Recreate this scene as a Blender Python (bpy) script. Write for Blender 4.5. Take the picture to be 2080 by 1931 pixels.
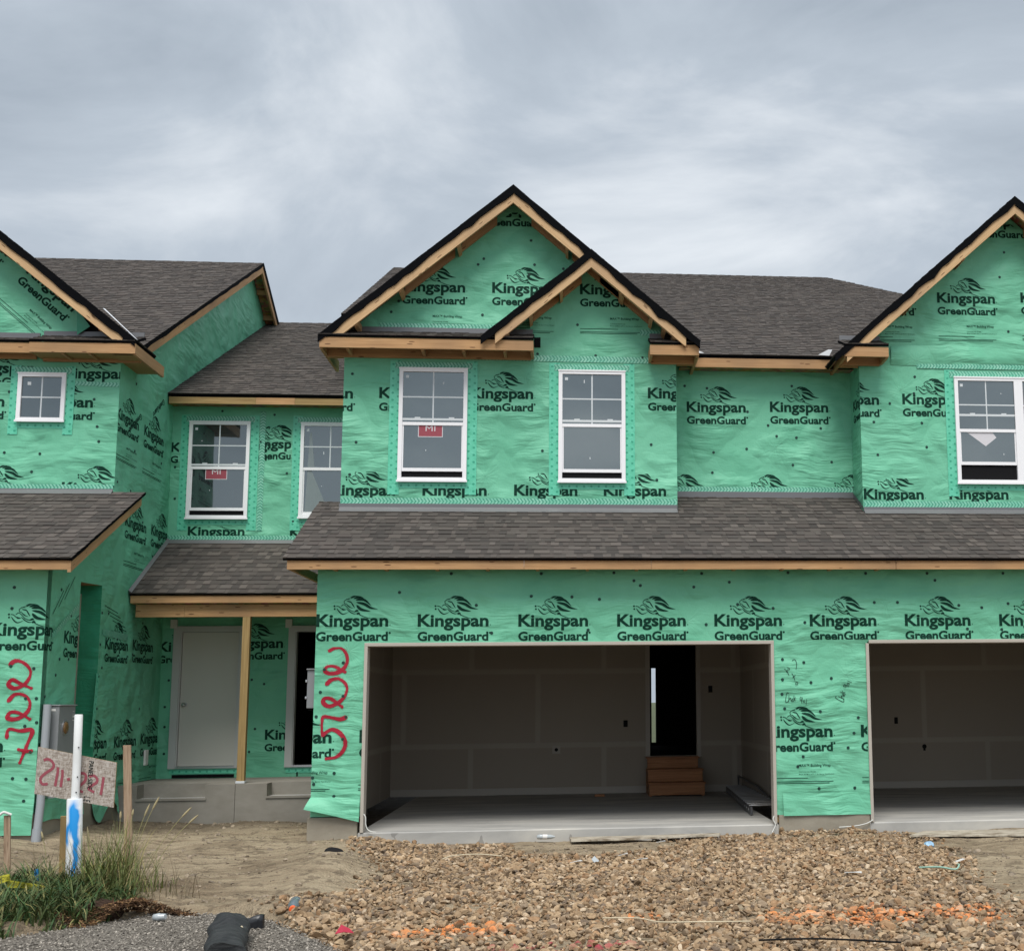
import bpy, bmesh, math, random
import numpy as np
from mathutils import Vector, Matrix, noise

# ------------------------------------------------------------------ camera, sky, sun, exposure
for o in list(bpy.data.objects): bpy.data.objects.remove(o, do_unlink=True)
S = bpy.context.scene
C = S.collection
R = math.radians
random.seed(7); rng = np.random.default_rng(11)

cam = bpy.data.cameras.new('camera'); cam_o = bpy.data.objects.new('camera', cam); C.objects.link(cam_o)
cam.sensor_fit = 'HORIZONTAL'; cam.sensor_width = 36.0; cam.lens = 43.2448
cam.shift_x = -0.17484; cam.shift_y = 0.05068; cam.clip_start = 0.1; cam.clip_end = 5000
_r = Vector((0.99522285, -0.0970391, -0.01071843)); _u = Vector((-0.00291384, -0.139262, 0.99025128)); _f = Vector((0.09758576, 0.98548948, 0.13887948))
cam_o.matrix_world = Matrix(((_r.x, _u.x, -_f.x, 2.45883), (_r.y, _u.y, -_f.y, -15.29412), (_r.z, _u.z, -_f.z, 1.51807), (0, 0, 0, 1)))
S.camera = cam_o

SUN_EL, SUN_AZ = 60.0, 188.0            # elevation; compass-like angle (sun stands behind the camera)
W = bpy.data.worlds.new('World'); S.world = W; W.use_nodes = True
nt = W.node_tree; nt.nodes.clear()
def wn(t, **k):
    n = nt.nodes.new(t)
    for a, b in k.items(): setattr(n, a, b)
    return n
wout = wn('ShaderNodeOutputWorld'); wbg = wn('ShaderNodeBackground')
sky = wn('ShaderNodeTexSky', sky_type='NISHITA', sun_disc=False, sun_elevation=R(SUN_EL), sun_rotation=R(SUN_AZ), air_density=1.0, dust_density=3.0)
tc = wn('ShaderNodeTexCoord'); sep = wn('ShaderNodeSeparateXYZ'); nt.links.new(tc.outputs['Generated'], sep.inputs[0])
def wm(op, a, b=None, c=None, clamp=False):
    n = wn('ShaderNodeMath', operation=op, use_clamp=clamp)
    for i, v in enumerate((a, b, c)):
        if v is None: continue
        if isinstance(v, (int, float)): n.inputs[i].default_value = v
        else: nt.links.new(v, n.inputs[i])
    return n.outputs[0]
mp = wn('ShaderNodeMapping'); nt.links.new(tc.outputs['Generated'], mp.inputs[0]); mp.inputs['Rotation'].default_value = (0, R(33), R(12)); mp.inputs['Scale'].default_value = (2.0, 2.6, 4.4); mp.inputs['Location'].default_value = (4.3, 1.1, 2.6)
n1 = wn('ShaderNodeTexNoise'); n1.inputs['Scale'].default_value = 1.25; n1.inputs['Detail'].default_value = 8; n1.inputs['Roughness'].default_value = .56; n1.inputs['Distortion'].default_value = .5
nt.links.new(mp.outputs[0], n1.inputs['Vector'])
mp2 = wn('ShaderNodeMapping'); nt.links.new(tc.outputs['Generated'], mp2.inputs[0]); mp2.inputs['Location'].default_value = (0.4, 2.2, .7); mp2.inputs['Rotation'].default_value = (0, R(30), 0); mp2.inputs['Scale'].default_value = (1.4, 1.4, 2.4)
n2 = wn('ShaderNodeTexNoise'); n2.inputs['Scale'].default_value = 1.3; n2.inputs['Detail'].default_value = 3
nt.links.new(mp2.outputs[0], n2.inputs['Vector'])
cl = wm('ADD', wm('MULTIPLY', n1.outputs[0], .62), wm('MULTIPLY', n2.outputs[0], .38))
cl = wm('ADD', cl, wm('MULTIPLY', sep.outputs[0], .16))        # the overcast is thinner towards +x
ramp = wn('ShaderNodeValToRGB'); nt.links.new(cl, ramp.inputs[0])
e = ramp.color_ramp.elements
e[0].position = .42; e[0].color = (.335, .39, .455, 1); e[1].position = .70; e[1].color = (.82, .86, .90, 1)
em = ramp.color_ramp.elements.new(.55); em.color = (.47, .53, .60, 1)
# an overcast sky is brighter overhead and on the sun's side (behind the camera)
back = wm('MULTIPLY', wm('MAXIMUM', wm('MULTIPLY', sep.outputs[1], -1.0), 0.0), .55)
zen = wm('MULTIPLY', wm('MAXIMUM', wm('SUBTRACT', sep.outputs[2], .5), 0.0), .9)
gain = wm('ADD', wm('ADD', 1.0, back), zen)
mixc = wn('ShaderNodeMix', data_type='RGBA'); mixc.inputs['Factor'].default_value = .94
scs = wn('ShaderNodeVectorMath', operation='SCALE'); scs.inputs['Scale'].default_value = .08; nt.links.new(sky.outputs[0], scs.inputs[0])
nt.links.new(scs.outputs[0], mixc.inputs['A']); nt.links.new(ramp.outputs[0], mixc.inputs['B'])
gsc = wn('ShaderNodeVectorMath', operation='SCALE'); nt.links.new(mixc.outputs['Result'], gsc.inputs[0]); nt.links.new(gain, gsc.inputs['Scale'])
nt.links.new(gsc.outputs[0], wbg.inputs[0]); nt.links.new(wbg.outputs[0], wout.inputs[0])
SKY_STRENGTH = .5
wbg.inputs['Strength'].default_value = SKY_STRENGTH

sun = bpy.data.lights.new('sun', 'SUN'); sun.energy = 1.5; sun.angle = R(32); sun.color = (1, .97, .92)
sun_o = bpy.data.objects.new('sun', sun); C.objects.link(sun_o)
az = R(SUN_AZ); el = R(SUN_EL)
sd = Vector((math.sin(az) * math.cos(el), math.cos(az) * math.cos(el), math.sin(el)))
sun_o.rotation_euler = (-sd).to_track_quat('-Z', 'Y').to_euler(); sun_o.location = (0, -30, 30)
S.view_settings.view_transform = 'Standard'; S.view_settings.look = 'None'; S.view_settings.gamma = 1; S.view_settings.exposure = 1.18
S.render.engine = 'CYCLES'

# ------------------------------------------------------------------ materials
MATS = {}
class NT:
    def __init__(s, name, rough=.6, base=(.5, .5, .5), spec=.5, metal=0):
        s.m = bpy.data.materials.new(name); s.m.use_nodes = True; s.t = s.m.node_tree; s.b = s.t.nodes['Principled BSDF']
        s.b.inputs['Roughness'].default_value = rough; s.b.inputs['Base Color'].default_value = (*base, 1)
        s.b.inputs['Specular IOR Level'].default_value = spec; s.b.inputs['Metallic'].default_value = metal; MATS[name] = s.m
    def n(s, t, **k):
        x = s.t.nodes.new(t)
        for a, b in k.items():
            if a in ('Scale', 'Detail', 'Roughness', 'Distortion', 'W', 'Location', 'Rotation', 'Value') or a.startswith('i_'):
                x.inputs[a.replace('i_', '')].default_value = b
            else: setattr(x, a, b)
        return x
    def l(s, a, b): s.t.links.new(a, b)
    def co(s, kind='Object'): return s.n('ShaderNodeTexCoord').outputs[kind]
    def map(s, vec, scale=(1, 1, 1), rot=(0, 0, 0), loc=(0, 0, 0)):
        x = s.n('ShaderNodeMapping'); s.l(vec, x.inputs[0]); x.inputs['Scale'].default_value = scale; x.inputs['Rotation'].default_value = rot; x.inputs['Location'].default_value = loc
        return x.outputs[0]
    def noise(s, vec, scale, detail=4, rough=.5, dist=0):
        x = s.n('ShaderNodeTexNoise'); s.l(vec, x.inputs['Vector'])
        x.inputs['Scale'].default_value = scale; x.inputs['Detail'].default_value = detail; x.inputs['Roughness'].default_value = rough; x.inputs['Distortion'].default_value = dist
        return x.outputs[0]
    def math(s, op, a, b=None, clamp=False):
        x = s.n('ShaderNodeMath'); x.operation = op; x.use_clamp = clamp
        for i, v in enumerate((a, b)):
            if v is None: continue
            if isinstance(v, (int, float)): x.inputs[i].default_value = v
            else: s.l(v, x.inputs[i])
        return x.outputs[0]
    def ramp(s, fac, stops):
        x = s.n('ShaderNodeValToRGB'); s.l(fac, x.inputs[0]); el = x.color_ramp.elements
        while len(el) < len(stops): el.new(.5)
        for q, (p, c) in zip(el, stops): q.position = p; q.color = (*c, 1) if len(c) == 3 else c
        return x.outputs[0]
    def mix(s, fac, a, b, mode='MIX'):
        x = s.n('ShaderNodeMix'); x.data_type = 'RGBA'; x.blend_type = mode
        for k, v in (('Factor', fac), ('A', a), ('B', b)):
            if isinstance(v, (int, float)): x.inputs[k].default_value = v
            elif isinstance(v, tuple): x.inputs[k].default_value = (*v, 1)
            else: s.l(v, x.inputs[k])
        return x.outputs['Result']
    def col(s, c): s.l(c, s.b.inputs['Base Color'])
    def bump(s, h, strength=.5, dist=.01, prev=None):
        x = s.n('ShaderNodeBump'); x.inputs['Strength'].default_value = strength; x.inputs['Distance'].default_value = dist; s.l(h, x.inputs['Height'])
        if prev is not None: s.l(prev, x.inputs['Normal'])
        s.l(x.outputs[0], s.b.inputs['Normal']); return x.outputs[0]

def wrap_bump(t, k=1.0):
    o = t.co(); sp = t.n('ShaderNodeSeparateXYZ'); t.l(o, sp.inputs[0])
    cb = t.n('ShaderNodeCombineXYZ'); t.l(t.math('ADD', sp.outputs[0], sp.outputs[1]), cb.inputs[0]); t.l(sp.outputs[2], cb.inputs[1])
    v = cb.outputs[0]
    wv = t.n('ShaderNodeTexNoise'); t.l(v, wv.inputs['Vector']); wv.inputs['Scale'].default_value = .9; wv.inputs['Detail'].default_value = 2
    warp = t.n('ShaderNodeVectorMath'); warp.operation = 'SCALE'; t.l(wv.outputs['Color'], warp.inputs[0]); warp.inputs['Scale'].default_value = .38
    va = t.n('ShaderNodeVectorMath'); va.operation = 'ADD'; t.l(v, va.inputs[0]); t.l(warp.outputs[0], va.inputs[1]); v2 = va.outputs[0]
    def streak(ang, sc, seed, fine):          # long soft folds running one way
        return t.noise(t.map(v2, (sc, sc * fine, 1), (0, 0, R(ang)), (seed, seed * 1.7, 0)), 1.0, 3, .5, .15)
    def mask(seed, lo, hi):
        m = t.noise(t.map(v, (1, 1, 1), (0, 0, 0), (seed, -seed, 0)), 1.25, 2)
        x = t.n('ShaderNodeMapRange'); t.l(m, x.inputs[0]); x.inputs[1].default_value = lo; x.inputs[2].default_value = hi
        return x.outputs[0]
    h = None
    for ang, sc, fine, seed, lo, hi, g in ((-38, 1.5, 5.5, 3.1, .49, .66, 3.6), (42, 1.4, 5.5, 7.7, .49, .66, 3.4), (-76, 1.3, 6.5, 1.3, .47, .64, 3.6), (6, 1.0, 7, 5.2, .54, .70, 2.2)):
        q = t.math('MULTIPLY', t.math('MULTIPLY', streak(ang, sc, seed, fine), mask(seed, lo, hi)), g)
        h = q if h is None else t.math('ADD', h, q)
    # creases fanning out from fasteners
    vo = t.n('ShaderNodeTexVoronoi'); vo.voronoi_dimensions = '2D'; t.l(v, vo.inputs['Vector']); vo.inputs['Scale'].default_value = 1.5
    dv = t.n('ShaderNodeVectorMath'); dv.operation = 'SUBTRACT'; t.l(t.map(v, (1.5, 1.5, 1.5)), dv.inputs[0]); ps_ = t.n('ShaderNodeVectorMath'); ps_.operation = 'SCALE'; ps_.inputs['Scale'].default_value = 1.5; t.l(vo.outputs['Position'], ps_.inputs[0]); t.l(ps_.outputs[0], dv.inputs[1])
    s2 = t.n('ShaderNodeSeparateXYZ'); t.l(dv.outputs[0], s2.inputs[0]); ln = t.n('ShaderNodeVectorMath'); ln.operation = 'NORMALIZE'; t.l(dv.outputs[0], ln.inputs[0])
    fan = t.noise(t.map(ln.outputs[0], (3.2, 3.2, 1)), 1.0, 2, .5, .2)
    fade = t.math('POWER', t.math('SUBTRACT', 1.0, t.math('MULTIPLY', vo.outputs['Distance'], 1.5), True), 1.0)
    sel = t.n('ShaderNodeSeparateColor'); t.l(vo.outputs['Color'], sel.inputs[0])
    h = t.math('ADD', h, t.math('MULTIPLY', t.math('MULTIPLY', t.math('MULTIPLY', fan, fade), t.math('GREATER_THAN', sel.outputs[0], .62)), .75))
    h = t.math('ADD', h, t.math('MULTIPLY', t.noise(v2, 1.6, 3), .7)); h = t.math('ADD', h, t.math('MULTIPLY', t.noise(t.map(v2, (7, 24, 1), (0, 0, R(9))), 1.0, 3, .6, .9), .09))
    h = t.math('ADD', h, t.math('MULTIPLY', t.noise(v2, 13, 4, .6), .26))
    wave = t.noise(t.map(v, (90, 14, 1)), 1.0, 1); h2 = t.noise(t.map(v, (14, 90, 1)), 1.0, 1)
    h = t.math('ADD', h, t.math('MULTIPLY', t.math('ADD', wave, h2), .05))
    t.bump(h, .44 * k, .034)
    return v, h

t = NT('wrap', .52, spec=.32)
v, h = wrap_bump(t)
mot = t.noise(v, 1.1, 4); fib = t.noise(t.map(v, (6, 60, 1)), 1.0, 2)
c = t.ramp(mot, [(.3, (.125, .43, .268)), (.7, (.17, .50, .325))])
c = t.mix(t.math('MULTIPLY', fib, .28), c, (.17, .55, .36))
t.col(c)
t = NT('wrap_dark', .38, spec=.5)      # darker, more saturated green for the niche and a gable flap
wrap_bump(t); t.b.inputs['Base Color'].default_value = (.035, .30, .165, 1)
t = NT('ink', .65, (.004, .036, .022), .12); wrap_bump(t, .8)
t = NT('red_paint', .5, (.33, .012, .03), .3); wrap_bump(t, .6)
NT('red_faded', .7, (.30, .075, .095), .2); NT('marker', .6, (.004, .012, .01), .2)
NT('nail', .5, (.006, .04, .03), .4)
t = NT('tape', .3, spec=.5)             # flashing tape: two staggered rows of prints along its length (uv in metres)
uv = t.co('UV'); sp = t.n('ShaderNodeSeparateXYZ'); t.l(uv, sp.inputs[0])
row = t.math('FLOOR', t.math('DIVIDE', sp.outputs[1], .072))
fu = t.math('SUBTRACT', t.math('FRACT', t.math('ADD', t.math('DIVIDE', sp.outputs[0], .10), t.math('MULTIPLY', row, .5))), .5)
fv = t.math('SUBTRACT', t.math('FRACT', t.math('DIVIDE', sp.outputs[1], .072)), .5)
d = t.math('ADD', t.math('POWER', t.math('ABSOLUTE', t.math('MULTIPLY', fu, 1.6)), 2), t.math('POWER', t.math('ABSOLUTE', t.math('MULTIPLY', fv, 1.0)), 2))
dm = t.math('LESS_THAN', d, .055)
mo = t.noise(uv, 9, 3)
t.col(t.mix(dm, t.ramp(mo, [(.3, (.09, .50, .31)), (.7, (.15, .60, .41))]), (.035, .33, .20)))
t.bump(t.noise(uv, 22, 3, .6, .6), .5, .012)
t = NT('tape_thin', .3, spec=.6)        # narrow base tape, diagonal hatch
uv = t.co('UV'); sp = t.n('ShaderNodeSeparateXYZ'); t.l(uv, sp.inputs[0])
w1 = t.math('FRACT', t.math('ADD', t.math('DIVIDE', sp.outputs[0], .046), t.math('MULTIPLY', t.math('ABSOLUTE', t.math('SUBTRACT', sp.outputs[1], .04)), 16.0)))
w2 = t.math('LESS_THAN', t.math('ABSOLUTE', t.math('SUBTRACT', w1, .5)), .2)
t.col(t.mix(w2, t.ramp(t.noise(uv, 7, 3), [(.3, (.15, .50, .34)), (.7, (.30, .60, .46))]), (.05, .30, .19)))
t.bump(t.noise(uv, 30, 3, .6, .8), .6, .012)

t = NT('wood', .7, spec=.25)
uv = t.co('UV'); ob = t.co()
g = t.noise(t.map(uv, (1.6, 46, 1)), 1.0, 4, .6, .4); big = t.noise(t.map(ob, (1, 1, 1)), 1.3, 3)
c = t.ramp(g, [(.25, (.36, .195, .085)), (.55, (.50, .29, .135)), (.8, (.58, .365, .19))])
c = t.mix(t.math('MULTIPLY', t.math('SUBTRACT', big, .36, True), 2.0, True), c, (.27, .165, .09))
vo = t.n('ShaderNodeTexVoronoi'); t.l(t.map(uv, (3.2, 16, 1)), vo.inputs['Vector']); vo.inputs['Scale'].default_value = 1.0
kn = t.math('LESS_THAN', vo.outputs['Distance'], .13)
c = t.mix(t.math('MULTIPLY', kn, .8), c, (.10, .042, .018)); t.col(c); t.bump(g, .25, .004)
t = NT('wood_pale', .7, spec=.25)
uv = t.co('UV'); ob = t.co()
g = t.noise(t.map(uv, (1.6, 46, 1)), 1.0, 4, .6, .4); big = t.noise(t.map(ob, (1, 1, 1)), 1.3, 3)
c = t.ramp(g, [(.25, (.45, .275, .135)), (.55, (.59, .39, .205)), (.8, (.66, .47, .27))])
c = t.mix(t.math('MULTIPLY', t.math('SUBTRACT', big, .36, True), 2.0, True), c, (.40, .26, .15))
vo = t.n('ShaderNodeTexVoronoi'); t.l(t.map(uv, (3.2, 16, 1)), vo.inputs['Vector']); vo.inputs['Scale'].default_value = 1.0
kn = t.math('LESS_THAN', vo.outputs['Distance'], .13)
c = t.mix(t.math('MULTIPLY', kn, .8), c, (.10, .042, .018)); t.col(c); t.bump(g, .25, .004)
t = NT('wood_dark', .75, spec=.2)       # weathered / treated timber
uv = t.co('UV'); g = t.noise(t.map(uv, (1.5, 40, 1)), 1.0, 4, .6, .4)
t.col(t.ramp(g, [(.3, (.25, .16, .065)), (.7, (.42, .29, .13))])); t.bump(g, .3, .004)
t = NT('wood_grey', .8, spec=.2)        # weathered stakes
uv = t.co('UV'); g = t.noise(t.map(uv, (3, 40, 1)), 1.0, 4, .6, .6)
t.col(t.ramp(g, [(.25, (.15, .09, .055)), (.5, (.35, .245, .165)), (.8, (.46, .35, .25))])); t.bump(g, .4, .006)
t = NT('step_wood', .6, spec=.3)
uv = t.co('UV'); g = t.noise(t.map(uv, (1.2, 24, 1)), 1.0, 4, .6, 1.2)
t.col(t.ramp(g, [(.3, (.26, .10, .04)), (.7, (.47, .22, .095))]))
t = NT('osb', .8, spec=.2)
ob = t.co(); vo = t.n('ShaderNodeTexVoronoi'); t.l(t.map(ob, (9, 9, 30), (0, .5, .3)), vo.inputs['Vector']); vo.inputs['Scale'].default_value = 1.2
t.col(t.mix(.55, t.ramp(t.noise(ob, 12, 4), [(.3, (.20, .11, .05)), (.7, (.34, .22, .11))]), vo.outputs['Color'], 'SOFT_LIGHT'))
t = NT('osb_sign', .8, spec=.2)
ob = t.co(); a = t.noise(t.map(ob, (16, 16, 90), (0, .6, 0)), 1, 3, .6, 1.5); b = t.noise(t.map(ob, (90, 16, 18), (0, .4, 0)), 1, 3, .6, 1.5)
m_ = t.math('MULTIPLY', t.math('ADD', a, b), .5)
t.col(t.ramp(m_, [(.36, (.16, .125, .10)), (.48, (.34, .285, .24)), (.6, (.52, .47, .42))])); t.bump(m_, .5, .004)
t = NT('felt', .8, (.0022, .0024, .0032), .06); t.bump(t.noise(t.co(), 14, 3, .6, .5), .6, .012)
t = NT('shingle', .9, spec=.18)
at = t.n('ShaderNodeAttribute'); at.attribute_name = 'Col'; ob = t.co()
gr = t.noise(ob, 240, 2); st = t.noise(ob, 2.0, 4)
c = t.mix(t.math('MULTIPLY', gr, .65), at.outputs['Color'], (.10, .088, .082), 'SOFT_LIGHT'); c = t.mix(t.math('MULTIPLY', st, .35), c, (.085, .075, .07)); t.col(c); t.bump(gr, .25, .003)
t = NT('flashing', .45, (.16, .16, .165), .5, .35); t.bump(t.noise(t.co(), 5, 2), .1, .02)
t = NT('white_metal', .4, (.62, .64, .66), .5)
t = NT('vinyl', .32, (.84, .83, .84), .5)
t = NT('muntin', .4, (.60, .63, .64), .4)
def glass(name, base, refl):
    t = NT(name, .04, base, .6)
    gl = t.n('ShaderNodeBsdfGlossy'); gl.inputs['Roughness'].default_value = .02; gl.inputs['Color'].default_value = (.82, .93, .92, 1)
    ms = t.n('ShaderNodeMixShader'); ms.inputs[0].default_value = refl
    t.l(t.b.outputs[0], ms.inputs[1]); t.l(gl.outputs[0], ms.inputs[2])
    nb = t.n('ShaderNodeBump'); nb.inputs['Strength'].default_value = .14; nb.inputs['Distance'].default_value = .02; t.l(t.noise(t.co(), 1.6, 1), nb.inputs['Height']); t.l(nb.outputs[0], gl.inputs['Normal'])
    t.l(ms.outputs[0], t.t.nodes['Material Output'].inputs['Surface'])
glass('glass', (.028, .034, .038), .14); glass('glass_screen', (.024, .029, .033), .12)
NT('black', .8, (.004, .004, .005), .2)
NT('room_dark', .9, (.03, .03, .03), .1)  # back room walls, the unlit look put into their colour
t = NT('sticker_red', .5, (.31, .06, .08), .4); NT('sticker_white', .5, (.62, .60, .62), .4)
t = NT('drywall', .9, spec=.15)
ob = t.co(); br = t.n('ShaderNodeTexBrick'); sp = t.n('ShaderNodeSeparateXYZ'); t.l(ob, sp.inputs[0])
cb = t.n('ShaderNodeCombineXYZ'); t.l(t.math('ADD', sp.outputs[0], t.math('MULTIPLY', sp.outputs[1], .83)), cb.inputs[0]); t.l(t.math('ADD', sp.outputs[2], .42), cb.inputs[1]); t.l(cb.outputs[0], br.inputs['Vector'])
for k, vv in (('Scale', 1.0), ('Mortar Size', .055), ('Mortar Smooth', .5), ('Brick Width', 2.2), ('Row Height', 1.22)): br.inputs[k].default_value = vv
br.inputs['Color1'].default_value = (.355, .305, .25, 1); br.inputs['Color2'].default_value = (.385, .335, .275, 1); br.inputs['Mortar'].default_value = (.44, .39, .33, 1)
t.col(t.mix(t.math('MULTIPLY', t.noise(ob, 1.5, 3), .4), br.outputs['Color'], (.33, .285, .225)))
t = NT('slab', .75, spec=.3)
ob = t.co(); a = t.noise(t.map(ob, (.5, 2.2, 1)), 1.4, 6, .6, .5); b = t.noise(t.map(ob, (2, 9, 1)), 2.0, 4, .6)
c = t.ramp(a, [(.3, (.27, .265, .25)), (.5, (.38, .37, .345)), (.72, (.50, .48, .43))]); c = t.mix(t.math('MULTIPLY', t.math('GREATER_THAN', b, .66), .5), c, (.13, .12, .11)); t.col(c)
t.bump(b, .15, .005)
t = NT('concrete', .85, spec=.25)
ob = t.co(); a = t.noise(t.map(ob, (1, 1, 2.2)), 1.6, 6, .6); b = t.noise(ob, 45, 3)
c = t.ramp(a, [(.28, (.235, .205, .158)), (.7, (.36, .325, .26))]); c = t.mix(t.math('MULTIPLY', b, .3), c, (.2, .18, .14)); t.col(c); t.bump(b, .3, .004)
t = NT('porch_concrete', .85, spec=.2)
ob = t.co(); a = t.noise(t.map(ob, (1, 1, 2)), 2.2, 5, .6); b = t.noise(ob, 60, 3)
c = t.ramp(a, [(.3, (.215, .195, .165)), (.7, (.30, .28, .245))]); c = t.mix(t.math('MULTIPLY', b, .2), c, (.17, .155, .13)); t.col(c); t.bump(b, .2, .003)
t = NT('door_paint', .55, (.55, .53, .48), .4); t.bump(t.noise(t.map(t.co(), (2, 2, 1)), 3, 2), .05, .01)
NT('frame_paint', .5, (.50, .50, .485), .4)
NT('jamb', .6, (.44, .40, .345), .35)
NT('steel', .3, (.55, .55, .56), .5, .9)
t = NT('grey_box', .45, (.22, .23, .235), .5); t = NT('grey_pvc', .45, (.30, .32, .34), .5)
NT('amber', .15, (.16, .085, .03), .6)
t = NT('ladder_metal', .4, (.12, .12, .125), .5, .5)
NT('mortar_dots', .6, (.4, .4, .4))
t = NT('pvc', .35, spec=.5)
ob = t.co(); a = t.noise(ob, 5, 3); t.col(t.ramp(a, [(.35, (.74, .74, .72)), (.7, (.82, .82, .81))]))
t = NT('pvc_blue', .4, spec=.4)         # white pipe sleeve with sprayed blue paint running down it
ob = t.co(); sp = t.n('ShaderNodeSeparateXYZ'); t.l(ob, sp.inputs[0])
wx = t.noise(t.map(ob, (1, 1, 2.0)), 3.5, 2); xs = t.math('ADD', sp.outputs[0], t.math('MULTIPLY', t.math('SUBTRACT', wx, .5), .06))
def band(x0, wid, z0, z1, soft):
    q = t.math('SUBTRACT', 1.0, t.math('DIVIDE', t.math('ABSOLUTE', t.math('SUBTRACT', xs, x0)), wid), True)
    zlo = t.n('ShaderNodeMapRange'); t.l(sp.outputs[2], zlo.inputs[0]); zlo.inputs[1].default_value = z0 - soft; zlo.inputs[2].default_value = z0 + soft
    zhi = t.n('ShaderNodeMapRange'); t.l(sp.outputs[2], zhi.inputs[0]); zhi.inputs[1].default_value = z1 + soft; zhi.inputs[2].default_value = z1 - soft
    return t.math('MULTIPLY', t.math('MULTIPLY', q, zlo.outputs[0]), zhi.outputs[0])
m1 = band(-1.772, .045, .46, .69, .06); m2 = band(-1.742, .024, .06, .62, .04); m3 = band(-1.815, .026, .36, .50, .05)
mm = t.math('MULTIPLY', t.math('ADD', t.math('ADD', m1, m2), m3), 1.9, True)
t.col(t.mix(mm, t.ramp(t.noise(ob, 6, 3), [(.3, (.70, .72, .72)), (.7, (.80, .80, .79))]), (.01, .25, .62)))
t = NT('mud', .9, spec=.2)
ob = t.co(); a = t.noise(ob, .55, 6, .62, .3); b = t.noise(ob, 5.5, 6, .65); f = t.noise(ob, 38, 4, .6); lg = t.noise(t.map(ob, (.8, 3.2, 1)), 1.5, 5, .6, .8)
c = t.ramp(t.math('ADD', t.math('MULTIPLY', a, .55), t.math('MULTIPLY', lg, .45)), [(.32, (.155, .112, .074)), (.43, (.305, .238, .160)), (.54, (.45, .365, .252)), (.75, (.52, .435, .31))])
c = t.mix(t.math('MULTIPLY', t.math('GREATER_THAN', b, .57), .5), c, (.12, .09, .062)); c = t.mix(t.math('MULTIPLY', f, .4), c, (.24, .195, .14), 'OVERLAY'); sp = t.n('ShaderNodeSeparateXYZ'); t.l(ob, sp.inputs[0]); ymask = t.n('ShaderNodeMapRange'); t.l(t.math('ADD', sp.outputs[1], t.math('MULTIPLY', a, 2.2)), ymask.inputs[0]); ymask.inputs[1].default_value = 2.3; ymask.inputs[2].default_value = 3.3; c = t.mix(t.math('MULTIPLY', ymask.outputs[0], .75), c, (.10, .078, .055)); c = t.mix(t.math('MULTIPLY', t.math('GREATER_THAN', sp.outputs[1], 14.0), .9), c, (.085, .105, .055)); t.col(c)  # mud is mixed darker towards +y, the edge broken up by noise
hb = t.math('ADD', t.math('MULTIPLY', b, 1.3), t.math('ADD', t.math('MULTIPLY', f, .55), t.math('MULTIPLY', lg, 1.0))); t.bump(hb, 1.0, .075)
t = NT('stone', .85, spec=.25)
at = t.n('ShaderNodeAttribute'); at.attribute_name = 'Col'; ob = t.co(); a = t.noise(ob, 40, 4, .6)
t.col(t.mix(.6, at.outputs['Color'], t.ramp(a, [(.3, (.25, .25, .25)), (.7, (.75, .75, .75))]), 'SOFT_LIGHT')); t.bump(a, .5, .008)
t = NT('road', .9, spec=.2)
ob = t.co(); vo = t.n('ShaderNodeTexVoronoi'); t.l(ob, vo.inputs['Vector']); vo.inputs['Scale'].default_value = 85
a = t.noise(ob, 3, 4)
vb_ = t.n('ShaderNodeRGBToBW'); t.l(vo.outputs['Color'], vb_.inputs[0]); c = t.mix(.75, t.ramp(a, [(.3, (.115, .10, .083)), (.7, (.20, .178, .15))]), vb_.outputs[0], 'SOFT_LIGHT'); t.col(c); t.bump(vo.outputs['Distance'], .9, .012)
t = NT('blade', .6, spec=.3)
at = t.n('ShaderNodeAttribute'); at.attribute_name = 'Col'; t.l(at.outputs['Color'], t.b.inputs['Base Color'])
t = NT('seed', .8, (.36, .30, .17), .2); NT('stalk', .7, (.30, .27, .13), .2)
t = NT('mulch', .9, spec=.15)
at = t.n('ShaderNodeAttribute'); at.attribute_name = 'Col'; t.l(at.outputs['Color'], t.b.inputs['Base Color'])
t = NT('peat', .95, spec=.1); ob = t.co(); a = t.noise(ob, 60, 4, .7); t.col(t.ramp(a, [(.3, (.03, .018, .012)), (.7, (.10, .062, .045))])); t.bump(a, 1, .02)
t = NT('geotextile', .75, spec=.3); ob = t.co(); a = t.noise(t.map(ob, (4, 9, 5)), 1.5, 4, .6, .8)
t.col(t.ramp(a, [(.3, (.013, .014, .016)), (.7, (.045, .047, .047))])); t.bump(a, .7, .03)
NT('black_plastic', .35, (.012, .013, .016), .5)
t = NT('clear_plastic', .15, (.40, .43, .44), .6); NT('grey_plastic', .2, (.12, .15, .17), .6)
t = NT('sheet_grey', .25, (.20, .235, .24), .5); t.bump(t.noise(t.map(t.co(), (14, 1, 2)), 1.5, 3), .5, .02); NT('orange_cap', .4, (.75, .12, .03), .5)
NT('red_cloth', .6, (.42, .03, .06), .3); NT('blue_plastic', .35, (.02, .16, .36), .4)
t = NT('pale_board', .8, (.45, .40, .32), .2); t.col(t.ramp(t.noise(t.map(t.co(), (1.5, 6, 1)), 2.2, 5, .65), [(.38, (.19, .15, .105)), (.56, (.50, .45, .36))])); NT('blank', .8, (.5, .5, .5), .2); NT('straw', .8, (.55, .47, .33), .2); NT('white_scrap', .6, (.66, .65, .62), .3)
t = NT('yellow_tape', .4, spec=.5); uv = t.co('UV'); sp = t.n('ShaderNodeSeparateXYZ'); t.l(uv, sp.inputs[0])
tx = t.noise(t.map(uv, (60, 24, 1)), 1.0, 2); inb = t.math('LESS_THAN', t.math('ABSOLUTE', t.math('SUBTRACT', sp.outputs[1], .5)), .27)
bl = t.math('MULTIPLY', t.math('GREATER_THAN', tx, .53), inb); t.col(t.mix(bl, (.62, .57, .06), (.03, .03, .012)))
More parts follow.
